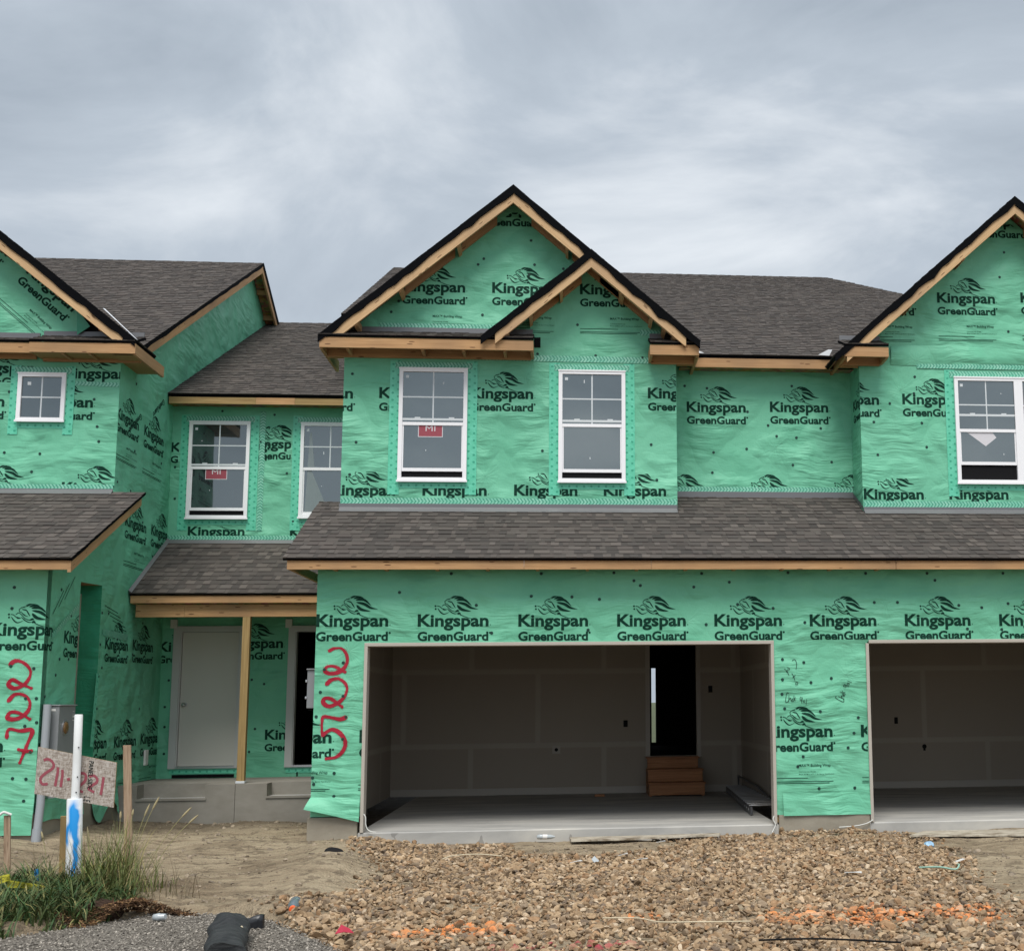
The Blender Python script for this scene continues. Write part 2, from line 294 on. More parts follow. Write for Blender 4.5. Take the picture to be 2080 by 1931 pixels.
NT('wire', .5, (.62, .62, .58), .4)
t = NT('light_blue', .4, (.30, .48, .66), .4)
NT('mint', .5, (.28, .45, .36), .4)

# ------------------------------------------------------------------ mesh helpers
class MB:
    def __init__(s): s.v = []; s.f = []; s.mi = []; s.uv = []; s.col = []; s.mats = []; s.sm = []
    def mat(s, m):
        if m not in s.mats: s.mats.append(m)
        return s.mats.index(m)
    def poly(s, pts, m, uv=None, col=None, smooth=False):
        i = len(s.v); s.v += [tuple(p) for p in pts]; s.f.append(tuple(range(i, i + len(pts)))); s.mi.append(s.mat(m)); s.sm.append(smooth)
        s.uv += list(uv) if uv else [(0, 0)] * len(pts); s.col += [col or (1, 1, 1)] * len(pts)
    def mesh(s, verts, faces, m, smooth=True):
        i = len(s.v); s.v += [tuple(p) for p in verts]; k = s.mat(m); s.col += [(1, 1, 1)] * len(verts)
        for q in faces: s.f.append(tuple(i + j for j in q)); s.mi.append(k); s.sm.append(smooth); 
        s.uv += [(0, 0)] * len(verts)
    def obox(s, o, a, b, c, m):      # o corner; a = length axis, b, c = the other two edge vectors
        o, a, b, c = Vector(o), Vector(a), Vector(b), Vector(c)
        if a.cross(b).dot(c) < 0: b, c = c, b
        la, lb, lc = a.length, b.length, c.length; r0 = random.random() * 7
        for p, q, w, lp, lq in ((o, c, b, lc, lb),): pass
        P = lambda i, j, k: o + a * i + b * j + c * k
        fs = [((0,0,0),(0,1,0),(1,1,0),(1,0,0)), ((0,0,1),(1,0,1),(1,1,1),(0,1,1)), ((0,0,0),(1,0,0),(1,0,1),(0,0,1)), ((0,1,0),(0,1,1),(1,1,1),(1,1,0)), ((0,0,0),(0,0,1),(0,1,1),(0,1,0)), ((1,0,0),(1,1,0),(1,1,1),(1,0,1))]
        for fi, q in enumerate(fs):
            uvs = [((i * la + r0) if fi < 4 else j * lb + r0, (j * lb + k * lc) + r0) if fi < 4 else (j * lb * .02 + r0, k * lc + r0) for i, j, k in q]
            s.poly([P(*t_) for t_ in q], m, uvs)
    def box(s, x0, x1, y0, y1, z0, z1, m):
        d = [(x1 - x0, (x1 - x0, 0, 0)), (y1 - y0, (0, y1 - y0, 0)), (z1 - z0, (0, 0, z1 - z0))]
        d.sort(key=lambda q: -q[0]); s.obox((x0, y0, z0), d[0][1], d[1][1], d[2][1], m)
    def tube(s, pts, r, m, n=8, cap=True):
        pts = [Vector(p) for p in pts]; rs = r if isinstance(r, (list, tuple)) else [r] * len(pts); vs = []; fs = []
        t0 = (pts[1] - pts[0]).normalized(); ax = t0.orthogonal().normalized()
        for i, p in enumerate(pts):
            t_ = (pts[min(i + 1, len(pts) - 1)] - pts[max(i - 1, 0)]).normalized(); ax = (ax - t_ * ax.dot(t_)).normalized(); ay = t_.cross(ax)
            for k in range(n):
                a_ = 2 * math.pi * k / n; vs.append(p + (ax * math.cos(a_) + ay * math.sin(a_)) * rs[i])
        for i in range(len(pts) - 1):
            for k in range(n): fs.append((i * n + k, i * n + (k + 1) % n, (i + 1) * n + (k + 1) % n, (i + 1) * n + k))
        s.mesh(vs, fs, m, True)
        if cap: s.mesh(vs[:n], [tuple(reversed(range(n)))], m, False); s.mesh(vs[-n:], [tuple(range(n))], m, False)
    def build(s, name, parent=None, loc=None, bevel=0, label=None):
        me = bpy.data.meshes.new(name); me.from_pydata(s.v, [], s.f)
        for m in s.mats: me.materials.append(MATS[m])
        me.polygons.foreach_set('material_index', s.mi); me.polygons.foreach_set('use_smooth', s.sm)
        lv = np.empty(len(me.loops), np.int32); me.loops.foreach_get('vertex_index', lv)
        ul = me.uv_layers.new(name='UVMap'); ul.data.foreach_set('uv', np.array(s.uv, np.float32)[lv].ravel())
        if any(c != (1, 1, 1) for c in s.col[:200]):
            ca = me.color_attributes.new('Col', 'FLOAT_COLOR', 'POINT'); ca.data.foreach_set('color', np.c_[np.array(s.col, np.float32), np.ones(len(s.col), np.float32)].ravel())
        me.update(); o = bpy.data.objects.new(name, me); C.objects.link(o)
        if parent: adopt(o, parent)
        elif loc:                       # top-level mesh: origin at its base
            me.transform(Matrix.Translation(-Vector(loc))); o.location = loc; ORG[o.name] = Vector(loc)
        if bevel:
            b = o.modifiers.new('bevel', 'BEVEL'); b.width = bevel; b.segments = 1; b.limit_method = 'ANGLE'
            w = o.modifiers.new('weld', 'WELD'); w.merge_threshold = .0005; o.modifiers.move(1, 0)
        if label: o['label'] = label
        return o
ORG = {}
def adopt(o, p):
    o.parent = p; o.matrix_parent_inverse = Matrix.Translation(-ORG[p.name]) if p.name in ORG else Matrix.Identity(4)
    ORG[o.name] = ORG.get(p.name, Vector()) if p.name not in ORG else Vector()
def thing(name, label, cat, loc, group=None):
    o = bpy.data.objects.new(name, None); C.objects.link(o); o.location = loc; o.empty_display_size = .2; ORG[o.name] = Vector(loc)
    return tag(o, label, cat, group)
def tag(o, label=None, cat=None, group=None, kind=None):
    for k, v in (('label', label), ('category', cat), ('group', group), ('kind', kind)):
        if v: o[k] = v
    return o
def big_mesh(name, verts, tris, cols, mat, smooth=False):
    me = bpy.data.meshes.new(name); nv, nf = len(verts), len(tris); k = tris.shape[1]
    me.vertices.add(nv); me.vertices.foreach_set('co', verts.astype(np.float32).ravel())
    me.loops.add(nf * k); me.loops.foreach_set('vertex_index', tris.astype(np.int32).ravel())
    me.polygons.add(nf); me.polygons.foreach_set('loop_start', np.arange(0, nf * k, k, dtype=np.int32))
    me.polygons.foreach_set('use_smooth', np.full(nf, smooth)); me.materials.append(MATS[mat])
    me.update(calc_edges=True); me.validate()
    ca = me.color_attributes.new('Col', 'FLOAT_COLOR', 'POINT'); ca.data.foreach_set('color', np.c_[cols, np.ones(nv)].astype(np.float32).ravel())
    o = bpy.data.objects.new(name, me); C.objects.link(o); return o

# planes: map wall coordinates (a, z, distance in front) to the world
def front(y): return lambda a, z, d=0.0: (a, y - d, z)
def east(x): return lambda a, z, d=0.0: (x + d, a, z)      # wall facing +x, a = y
def west(x): return lambda a, z, d=0.0: (x - d, -a, z)     # wall facing -x, a = -y

def clip(poly, hp):
    for a, b, c in hp:
        out = []
        for i in range(len(poly)):
            p, q = poly[i], poly[(i + 1) % len(poly)]; dp = a * p[0] + b * p[1] - c; dq = a * q[0] + b * q[1] - c
            if dp <= 0: out.append(p)
            if dp * dq < 0: k = dp / (dp - dq); out.append((p[0] + (q[0] - p[0]) * k, p[1] + (q[1] - p[1]) * k))
        poly = out
        if len(poly) < 3: return []
    return poly
def rect(x0, x1, z0, z1): return [(-1, 0, -x0), (1, 0, x1), (0, -1, -z0), (0, 1, z1)]

# ------------------------------------------------------------------ lettering
_tc = {}
def text_polys(body, width=None, cap=None, off=.0):
    key = (body, width, cap, off)
    if key in _tc: return _tc[key]
    cu = bpy.data.curves.new('t', 'FONT'); cu.body = body; cu.size = 1; cu.offset = off; cu.resolution_u = 3
    o = bpy.data.objects.new('t', cu); C.objects.link(o); dg = bpy.context.evaluated_depsgraph_get(); dg.update()
    me = o.evaluated_get(dg).to_mesh(); vs = [(v.co.x, v.co.y) for v in me.vertices]; ps = [[vs[i] for i in p.vertices] for p in me.polygons]
    o.evaluated_get(dg).to_mesh_clear(); bpy.data.objects.remove(o); bpy.data.curves.remove(cu)
    x0 = min(v[0] for v in vs); x1 = max(v[0] for v in vs); y1 = max(v[1] for v in vs)
    sx = width / (x1 - x0) if width else cap / .72; sy = cap / y1 if cap else sx
    ps = [[((x - x0) * sx, y * sy) for x, y in p] for p in ps]; _tc[key] = ps; return ps
def smooth_line(pts, k=6):
    out = []
    n = len(pts)
    for i in range(n - 1):
        p0 = pts[max(i - 1, 0)]; p1 = pts[i]; p2 = pts[i + 1]; p3 = pts[min(i + 2, n - 1)]
        for j in range(k):
            t_ = j / k; out.append(tuple(.5 * (2 * b + (c_ - a) * t_ + (2 * a - 5 * b + 4 * c_ - d_) * t_ * t_ + (3 * b - a - 3 * c_ + d_) * t_ ** 3) for a, b, c_, d_ in zip(p0, p1, p2, p3)))
    out.append(tuple(pts[-1])); return out
def ribbon(pts, w, taper=0, k=6):         # stroke -> quads; taper 0 none, 1 both ends pointed
    p = smooth_line(pts, k); n = len(p); L = []; Rr = []
    for i in range(n):
        a = p[max(i - 1, 0)]; b = p[min(i + 1, n - 1)]; dx, dy = b[0] - a[0], b[1] - a[1]; l = math.hypot(dx, dy) or 1
        f = i / (n - 1); ww = w * .5 * (1 if not taper else max(.04, math.sin(math.pi * (f ** .75)) if taper == 1 else (1 - f) ** .6 if taper == 2 else 1 + .22 * math.sin(f * 9 + pts[0][0] * 50) + .1 * math.sin(f * 31)))
        L.append((p[i][0] - dy / l * ww, p[i][1] + dx / l * ww)); Rr.append((p[i][0] + dy / l * ww, p[i][1] - dx / l * ww))
    return [[Rr[i], Rr[i + 1], L[i + 1], L[i]] for i in range(n - 1)]
def disc(x, y, r, n=10): return [[(x + r * math.cos(2 * math.pi * i / n), y + r * math.sin(2 * math.pi * i / n)) for i in range(n)]]
LION = [([(690,178),(735,150),(778,141)],12,1),([(700,186),(770,152),(852,152)],17,1),([(742,188),(850,168),(938,234)],34,1),([(775,208),(900,205),(1012,298)],40,1),
 ([(785,242),(905,268),(1000,325),(1108,346)],44,1),([(790,282),(862,350),(1002,379)],46,1),([(690,182),(640,200),(607,226),(614,258),(640,268)],10,0),([(645,222),(700,236),(712,250)],18,1),([(622,208),(660,196),(700,204)],8,1),
 ([(640,262),(662,292),(704,322),(752,334)],14,1),([(702,226),(742,290),(768,334)],18,1),([(652,284),(676,300),(702,312)],14,1),([(492,296),(532,306),(572,338),(628,352)],11,0),([(498,328),(545,390),(600,420),(684,384)],19,1),
 ([(572,336),(600,352),(640,350)],24,1),([(562,300),(602,276),(640,302),(700,360),(762,384),(818,376)],10,0),([(638,330),(700,388),(762,416),(806,404)],16,1),([(758,392),(800,364),(826,380)],22,1),([(796,424),(826,408),(850,440)],34,1),
 ([(836,428),(920,465),(1000,487),(1062,485)],13,2)]
KW = .856; K_ = KW / 1063.0
def logo_polys(lines=True):
    ps = list(text_polys('Kingspan', KW, .147, .03)) + [[(x, y - .1747) for x, y in p] for p in text_polys('GreenGuard', .855, .109, .034)]
    L = lambda q: ((q[0] - 205) * K_, (603 - q[1]) * K_)
    for pts, w, tp in LION: ps += ribbon([L(q) for q in pts], w * K_, tp, 5)
    for cx_, cy_, r_ in ((466, 298, 15), (470, 342, 14), (640, 196, 6)): x, y = L((cx_, cy_)); ps += disc(x, y, r_ * K_)
    x, y = L((1292, 705)); ps += disc(x, y, 17 * K_, 8); x, y = L((1296, 585)); ps += disc(x, y, 8 * K_, 6)
    return ps
LOGO = logo_polys()
def small_print():
    ps = [[(x + .42, y - .365) for x, y in p] for p in text_polys('MAX\u2122 Building Wrap', .40, .034, .008)]
    ps += [[(x + .42, y - .432) for x, y in p] for p in text_polys('Commercial Grade', .21, .015, .004)]
    ps += [[(x + .42, y - .462) for x, y in p] for p in text_polys('Meets ASTM E 1677-11 Air Barrier Specification', .44, .013, .003)]
    for y, x1 in ((-.505, .53), (-.548, .85), (-.568, .80)): ps.append([(0, y), (x1, y), (x1, y + .0075), (0, y + .0075)])
    return ps
SMALL = small_print()
def stamp(mb, pl, polys, a, z, hp, m='ink', d=.0025, rot=0.0, sc=1.0):
    cr, sr = math.cos(rot) * sc, math.sin(rot) * sc
    for ip, p in enumerate(polys):
        q = clip([(a + x * cr - y * sr, z + x * sr + y * cr) for x, y in p], hp)
        if q: mb.poly([pl(x, y, d + (ip % 48) * 1.6e-5) for x, y in q], m)
def strokes(mb, pl, sts, f, w, m, hp, d=.004):
    for js, st in enumerate(sts):
        pts = [f(*q) for q in st]
        stamp(mb, pl, ribbon(pts, w, 3 if w > .02 else 0, 7) + disc(*pts[0], w * .46) + disc(*pts[-1], w * .46), 0, 0, hp, m, d + js * .0012)
        if w > .02:
            sp_ = smooth_line(pts, 7); rq = random.Random(js + 5)
            for _ in range(len(sp_) * 3):
                q = rq.choice(sp_); a_ = rq.uniform(0, 6.28); r_ = w * .5 + abs(rq.gauss(0, .011)); stamp(mb, pl, disc(q[0] + r_ * math.cos(a_), q[1] + r_ * math.sin(a_), rq.uniform(.001, .0035), 6), 0, 0, hp, m, d + js * .0012 + .0006 + rq.random() * .0004)

# ------------------------------------------------------------------ ground, road, gravel
def fbm(x, y, s, o=4): return noise.fractal(Vector((x * s, y * s, 3.3)), 1.0, 2.0, o)
def sst(a, b, x):
    t_ = min(1, max(0, (x - a) / (b - a))); return t_ * t_ * (3 - 2 * t_)
ROAD = [(-60, -5.95), (-3.0, -6.25), (-1.55, -5.82), (-.76, -4.86), (-.2, -5.02), (.25, -5.42), (.66, -6.15), (.93, -6.62), (1.2, -7.1), (1.7, -8.2), (60, -8.4)]
def road_y(x):
    for (a, b), (c_, d_) in zip(ROAD, ROAD[1:]):
        if a <= x <= c_: return b + (d_ - b) * (x - a) / (c_ - a)
    return -7
GL = [(1, -.08), (-.3, .1), (-1.0, .12), (-1.8, .30), (-2.3, .55), (-2.8, .72), (-3.4, .55), (-4.0, .38), (-4.6, .2), (-5.0, .05), (-5.5, .2), (-6.2, .62), (-7.2, 1.2), (-9, 1.8)]
def gravel_left(y):
    for (a, b), (c_, d_) in zip(GL, GL[1:]):
        if c_ <= y <= a: return b + (d_ - b) * (y - a) / (c_ - a)
    return 1.8 if y < -9 else -.08
def gravel_mask(x, y):
    n_ = noise.noise(Vector((x * 1.7, y * 1.7, 9.0))) * .22; g = sst(-.24, .30, x - gravel_left(y) + n_ * 1.3)
    e1 = ((x - 2.75) / 1.05) ** 2 + ((y + .75) / .95) ** 2; g *= sst(.55, 1.5, e1 + n_ * 1.6)
    e3 = ((x - 1.3) / 1.3) ** 2 + ((y + .05) / .42) ** 2; g *= sst(.6, 1.5, e3 + n_)
    e2 = sst(5.85, 6.6, x + n_ * 1.3 - .12 * (y + 3.0)) if y < -.55 else sst(6.3, 6.6, x + n_)
    return g * (1 - e2) * (.45 + .55 * sst(-.42, -.08, noise.noise(Vector((x * .9, y * 1.3, 21))) + .5 * noise.noise(Vector((x * 3, y * 3, 2)))))
def height(x, y):
    h_ = -.135 + .022 * fbm(x, y, .7) + .012 * fbm(x, y, 3.1, 3)
    if abs(x) > 30 or y > 12 or y < -20: return -.14
    left = 1 - sst(.1, .75, x + .12 * math.sin(y * 1.4))
    h_ += left * (.035 + .09 * max(0, noise.noise(Vector((x * .9, y * .9, 1.0))) + .25) + .02 * fbm(x, y, 2.2, 3))
    m1 = math.exp(-(((x - .02) / .55) ** 2 + ((y + 1.15) / .9) ** 2)); m2 = math.exp(-(((x - .1) / .6) ** 2 + ((y + 2.9) / .75) ** 2))
    h_ += .10 * m1 + .13 * m2
    h_ += .13 * (1 - sst(-4.2, -2.9, x)) * sst(-4.5, -1.5, y)
    h_ += .05 * math.exp(-(((x + 1.9) / .8) ** 2 + ((y + 3.6) / .9) ** 2))
    h_ += .011 * fbm(x, y, 7.5, 3) * (1 if x < .6 or x > 6 else .6)
    if x > 6: h_ += .05 * sst(6, 7, x) * (noise.noise(Vector((x * 1.1, y * 1.1, 5))) + .3)
    if y > -.35 and -.62 < x < 6.9: h_ = min(h_, -.10) if x < 5 or x > 6.2 else h_ + .035
    if y > -.05 and x > -.62: h_ = min(h_, -.16)
    if y > 2.4 and -3.75 < x: h_ = min(h_, -.13)
    d_ = y - road_y(x)
    if d_ < .25: h_ = h_ * sst(0, .25, d_) + (-.17) * (1 - sst(0, .25, d_)) if d_ > 0 else -.17
    return h_
def axis(lo, hi, step, far): 
    a = list(np.arange(lo, hi + 1e-6, step)); b = []; s_ = step; p = hi
    while p < far: s_ *= 1.35; p += s_; b.append(p)
    c_ = []; s_ = step; p = lo
    while p > -far: s_ *= 1.35; p -= s_; c_.append(p)
    return c_[::-1] + a + b
xs_, ys_ = axis(-5.2, 9.6, .055, 900), axis(-7.8, 3.2, .055, 900)
gv = np.array([(x, y, height(x, y)) for y in ys_ for x in xs_]); nx = len(xs_)
gi = np.array([(j * nx + i, j * nx + i + 1, (j + 1) * nx + i + 1, (j + 1) * nx + i) for j in range(len(ys_) - 1) for i in range(nx - 1)])
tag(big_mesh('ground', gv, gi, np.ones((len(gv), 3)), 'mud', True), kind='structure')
mb = MB()
rx = [p[0] for p in ROAD]; fine = sorted(set(list(np.linspace(-3, 1.7, 48)) + rx))
for a, b in zip(fine, fine[1:]): mb.poly([(a, -60, -.108), (b, -60, -.108), (b, road_y(b) + .05 * noise.noise(Vector((b * 5, 0, 0))), -.108), (a, road_y(a) + .05 * noise.noise(Vector((a * 5, 0, 0))), -.108)], 'road')
tag(mb.build('gravel_road'), kind='structure')

bm = bmesh.new(); bmesh.ops.create_icosphere(bm, subdivisions=2, radius=1); bm.verts.ensure_lookup_table()
ICV = np.array([v.co for v in bm.verts]); ICF = np.array([[v.index for v in f.verts] for f in bm.faces]); bm.free()
def stones(name, pos, rad, cols, mat='stone', flat=.66, jit=.16, paint=None):
    n = len(pos); nv = len(ICV)
    # lumpy: push every stone by a few random half-space cuts
    V = np.repeat(ICV[None], n, 0) * (1 + rng.normal(0, jit * .35, (n, nv, 1)))
    for _ in range(8):
        d_ = rng.normal(size=(n, 1, 3)); d_ /= np.linalg.norm(d_, axis=2, keepdims=True); lim = rng.uniform(.30, .80, (n, 1, 1))
        p_ = (V * d_).sum(2, keepdims=True); V = V - d_ * np.maximum(p_ - lim, 0)
    V *= np.stack([rng.uniform(.95, 1.5, n), rng.uniform(.8, 1.1, n), rng.uniform(.5, .9, n) * flat / .62], 1)[:, None, :]
    q = rng.normal(size=(n, 4)) * np.array([1, .22, .22, 1]); q /= np.linalg.norm(q, axis=1, keepdims=True); w, x, y, z = q.T
    M = np.stack([np.stack([1 - 2 * (y * y + z * z), 2 * (x * y - z * w), 2 * (x * z + y * w)], 1), np.stack([2 * (x * y + z * w), 1 - 2 * (x * x + z * z), 2 * (y * z - x * w)], 1), np.stack([2 * (x * z - y * w), 2 * (y * z + x * w), 1 - 2 * (x * x + y * y)], 1)], 1)
    V = np.einsum('nij,nkj->nki', M, V) * rad[:, None, None]; vc = np.repeat(cols[:, None, :], nv, 1)
    if paint is not None:
        cov = np.clip(V[:, :, 2] / rad[:, None] * 1.6 + .1 + rng.normal(0, .3, V.shape[:2]), 0, 1) * paint[:, 3:4]; vc = vc * (1 - cov[..., None]) + paint[:, None, :3] * cov[..., None]
    V = V + pos[:, None, :]
    F = (ICF[None] + (np.arange(n) * nv)[:, None, None]).reshape(-1, 3)
    return big_mesh(name, V.reshape(-1, 3), F, vc.reshape(-1, 3), mat, False)
PAL = np.array([(.285, .205, .125), (.35, .262, .165), (.20, .145, .092), (.40, .31, .21), (.25, .195, .135), (.285, .185, .105), (.145, .112, .082), (.47, .39, .285)])
P_, R_, K2, PT = [], [], [], []
for _ in range(62000):
    x = random.uniform(-.2, 7.6); y = random.uniform(-7.75, -.02)
    if y < road_y(x) + .02: continue
    if x > 5.9 + .35 * (y + 7.3) * -1 + 3.5: continue
    g = gravel_mask(x, y)
    if random.random() > g: continue
    r_ = min(.046, max(.009, math.exp(random.gauss(math.log(.0205), .42))))
    P_.append((x, y, height(x, y) + random.uniform(-.012, .030))); R_.append(r_)
    base = PAL[random.choices(range(8), (5, 6, 4, 3, 4, 3, 2, 1.3))[0]] * random.uniform(.82, 1.15) * np.array((1.06, 1.0, .955))
    tone = .5 + .5 * fbm(x, y, .8, 3); pt = (0, 0, 0, 0); base = base * (.80 + .34 * tone)
    for ox, oy, sx_, sy_, cc in ((1.62, -6.05, .42, .30, (.78, .24, .05)), (4.15, -5.75, .30, .40, (.72, .25, .07)), (4.75, -5.95, .42, .42, (.76, .24, .06)), (5.5, -5.9, .34, .42, (.74, .23, .06)), (3.02, -5.65, .13, .16, (.76, .24, .06))):
        dd = ((x - ox) / sx_) ** 2 + ((y - oy) / sy_) ** 2
        if dd < 1.3 and random.random() < 1.25 - dd * .8 and noise.noise(Vector((x * 9, y * 9, 4))) > -.18: pt = (*cc, random.uniform(.25, .95) * min(1, 1.5 - dd))
    if 1.9 < x < 2.9 and abs(y + 6.72) < .10 and random.random() < .4: pt = (.34, .035, .06, random.uniform(.3, .9))
    if abs(x - .72) < .05 and abs(y + 6.45) < .06: pt = (.8, .2, .05, .9)
    K2.append(base); PT.append(pt)
tag(stones('gravel', np.array(P_), np.array(R_), np.array(K2), paint=np.array(PT)), 'brown crushed stone spread over the driveway, some sprayed orange', 'gravel', kind='stuff')
P_, R_, K2 = [], [], []
for _ in range(15000):
    x = random.uniform(-2.2, 1.3); y = random.uniform(-7.3, -4.7)
    if y > road_y(x) + .04: continue
    P_.append((x, y, -.106 + random.uniform(0, .004))); R_.append(random.uniform(.004, .0105)); k_ = random.uniform(.09, .34) * random.choice((.7, 1, 1, 1.3)); K2.append((k_ * 1.05, k_ * .94, k_ * .80))
tag(stones('road_chippings', np.array(P_), np.array(R_), np.array(K2)), 'fine grey chippings loose on the road edge', 'chippings', kind='stuff')
P_, R_, K2 = [], [], []
for _ in range(9500):
    x = random.uniform(-4.6, 8.2); y = random.uniform(-6.6, 2.6)
    if y > -.15 and x > -.7: continue
    if y < road_y(x) or (x > .5 and x < 6 and gravel_mask(x, y) > .5): continue
    if random.random() > .35 + .65 * (noise.noise(Vector((x, y, 2))) > .05): continue
    P_.append((x, y, height(x, y) + .002)); r_ = random.uniform(.005, .015) if random.random() < .9 else random.uniform(.016, .04); R_.append(r_); k_ = random.uniform(.6, 1.25); K2.append((.25 * k_, .2 * k_, .145 * k_))
tag(stones('dirt_clods', np.array(P_), np.array(R_), np.array(K2)), 'loose clods and pebbles lying on the bare dirt', 'clods', kind='stuff')

# ------------------------------------------------------------------ houses
U_, R2, R3, UL, BK, XL, XG, XS = 1.3175, 1.88, 4.258, 1.95, 5.63, -3.744, -.604, 6.517
OPEN, XP, ZO = 4.975, 6.19, 2.224
SHC = [(.102, .090, .080), (.088, .078, .070), (.118, .104, .093), (.074, .066, .060), (.130, .113, .100), (.098, .084, .075)]
def shingles(mb, O, U, V, poly, seed=0, exp=.143, close=False):
    rr = random.Random(seed); O, U, V = Vector(O), Vector(U).normalized(), Vector(V).normalized(); N = U.cross(V).normalized()
    if N.z < 0: N = -N
    hp = []; n = len(poly); ar = sum(poly[i][0] * poly[(i + 1) % n][1] - poly[(i + 1) % n][0] * poly[i][1] for i in range(n)); sg = 1 if ar > 0 else -1
    for i in range(n):
        (x0, y0), (x1, y1) = poly[i], poly[(i + 1) % n]; a, b = (y1 - y0) * sg, -(x1 - x0) * sg; hp.append((a, b, a * x0 + b * y0))
    u0, u1 = min(p[0] for p in poly), max(p[0] for p in poly); v0, v1 = min(p[1] for p in poly), max(p[1] for p in poly)
    P3 = lambda u, v, h: O + U * u + V * v + N * h
    j = 0; v = v0
    while v < v1:
        u = u0 - rr.uniform(0, .3); up = rr.random() < .5; sag = rr.uniform(-.003, .003)
        while u < u1:
            w = rr.choice((.07, .10, .13, .16, .19)) if up else rr.choice((.05, .08, .11, .15)); h0 = (.011 if up else .005); vb = v - (.004 if up else 0)
            c = Vector(rr.choice(SHC)) * rr.uniform(.88, 1.12) * (1.07 if up else .86)
            q = clip([(u, vb), (u + w, vb), (u + w, v + exp), (u, v + exp)], hp)
            if q:
                mb.poly([P3(a, b, .004 + h0 * (1 - (b - vb) / exp * .9) + sag * math.sin(a * 3)) for a, b in q], 'shingle', None, tuple(c))
                e = [p for p in q if p[1] < vb + .02]
                if len(e) >= 2:
                    a, b = min(p[0] for p in e), max(p[0] for p in e)
                    if b - a > .01 and v >= v0: mb.poly([P3(a, vb, -.001), P3(b, vb, -.001), P3(b, vb, .004 + h0 + sag * math.sin(b * 3)), P3(a, vb, .004 + h0 + sag * math.sin(a * 3))], 'shingle', None, tuple(c * .8))
            u += w; up = not up
        v += exp; j += 1
def roof_plane(mb, corners, th=.05, seed=1, under='osb'):
    """corners: 3D polygon, first edge along the eave (left to right seen from outside)"""
    c = [Vector(p) for p in corners]; U = (c[1] - c[0]).normalized(); N = (c[1] - c[0]).cross(c[2] - c[0]).normalized()
    if N.z < 0: N = -N
    V = N.cross(U).normalized()
    if V.z < 0: V = -V
    poly = [((p - c[0]).dot(U), (p - c[0]).dot(V)) for p in c]; shingles(mb, c[0], U, V, poly, seed)
    lo = [p - N * th for p in c]; n = len(c)
    mb.poly(c, 'felt'); mb.poly(list(reversed(lo)), under)
    for i in range(n): mb.poly([c[i], c[(i + 1) % n], lo[(i + 1) % n], lo[i]], 'felt')
def board(p0, p1, up, th, m='wood', mb=None):
    mb = mb or MB(); p0, p1 = Vector(p0), Vector(p1); mb.obox(p0, p1 - p0, Vector(up), Vector(th), m); return mb
def seam(parent, pl, a0, z0, a1, z1, wid, m='tape', d=.007):
    """strip of flashing tape from (a0,z0) to (a1,z1), uv in metres"""
    mb = MB(); L_ = math.hypot(a1 - a0, z1 - z0); n = max(2, int(L_ / .12)); ux, uz = (a1 - a0) / L_, (z1 - z0) / L_; px, pz = -uz * wid / 2, ux * wid / 2
    for i in range(n):
        pts = []; uvs = []
        for k, s_ in ((i, -1), (i + 1, -1), (i + 1, 1), (i, 1)):
            f = k / n; jw = 1 + .06 * noise.noise(Vector((a0 * 3 + f * L_ * 4, z0 * 3, s_)))
            dd = d + .003 * noise.noise(Vector((a0 + f * L_ * 9, z0 + s_ * 2, 1.5)))
            pts.append(pl(a0 + ux * L_ * f + px * s_ * jw, z0 + uz * L_ * f + pz * s_ * jw, max(.005, dd))); uvs.append((f * L_, (s_ + 1) * wid / 2))
        mb.poly(pts, m, uvs)
    return mb.build('seam_tape', parent)
NAIL = None
def nails(parent, pl, pts):
    global NAIL
    for a, z in pts:
        x, y, w = pl(a, z, 0); n0 = Vector(pl(0, 0, 1)) - Vector(pl(0, 0, 0))
        key = tuple(round(q) for q in n0)
        if NAIL is None: NAIL = {}
        if key not in NAIL:
            mb = MB(); r_ = .0165; c8 = [(r_ * math.cos(i * math.pi / 5), r_ * math.sin(i * math.pi / 5)) for i in range(10)]; O = Vector(pl(0, 0, 0))
            P = lambda i, j, d: Vector(pl(i, j, d)) - O
            mb.poly([P(i, j, .008) for i, j in c8], 'nail')
            for i in range(10): p, q = c8[i], c8[(i + 1) % 10]; mb.poly([P(p[0] * 1.2, p[1] * 1.2, .002), P(q[0] * 1.2, q[1] * 1.2, .002), P(q[0], q[1], .008), P(p[0], p[1], .008)], 'nail')
            o = mb.build('cap_nail', parent); NAIL[key] = o
        else: o = NAIL[key].copy(); C.objects.link(o); adopt(o, parent)
        o.location = (x, y, w)
def scatter_nails(x0, x1, z0, z1, dx=.41, dz=.42, p=.62, seed=0, skip=()):
    rr = random.Random(seed); out = []
    x = x0 + .06
    while x < x1:
        z = z0 + .1
        while z < z1:
            a, b = x + rr.uniform(-.1, .1), z + rr.uniform(-.14, .14)
            if rr.random() < p and x0 < a < x1 and z0 < b < z1 and not any(k[0] < a < k[1] and k[2] < b < k[3] for k in skip): out.append((a, b))
            z += dz
        x += dx
    return out
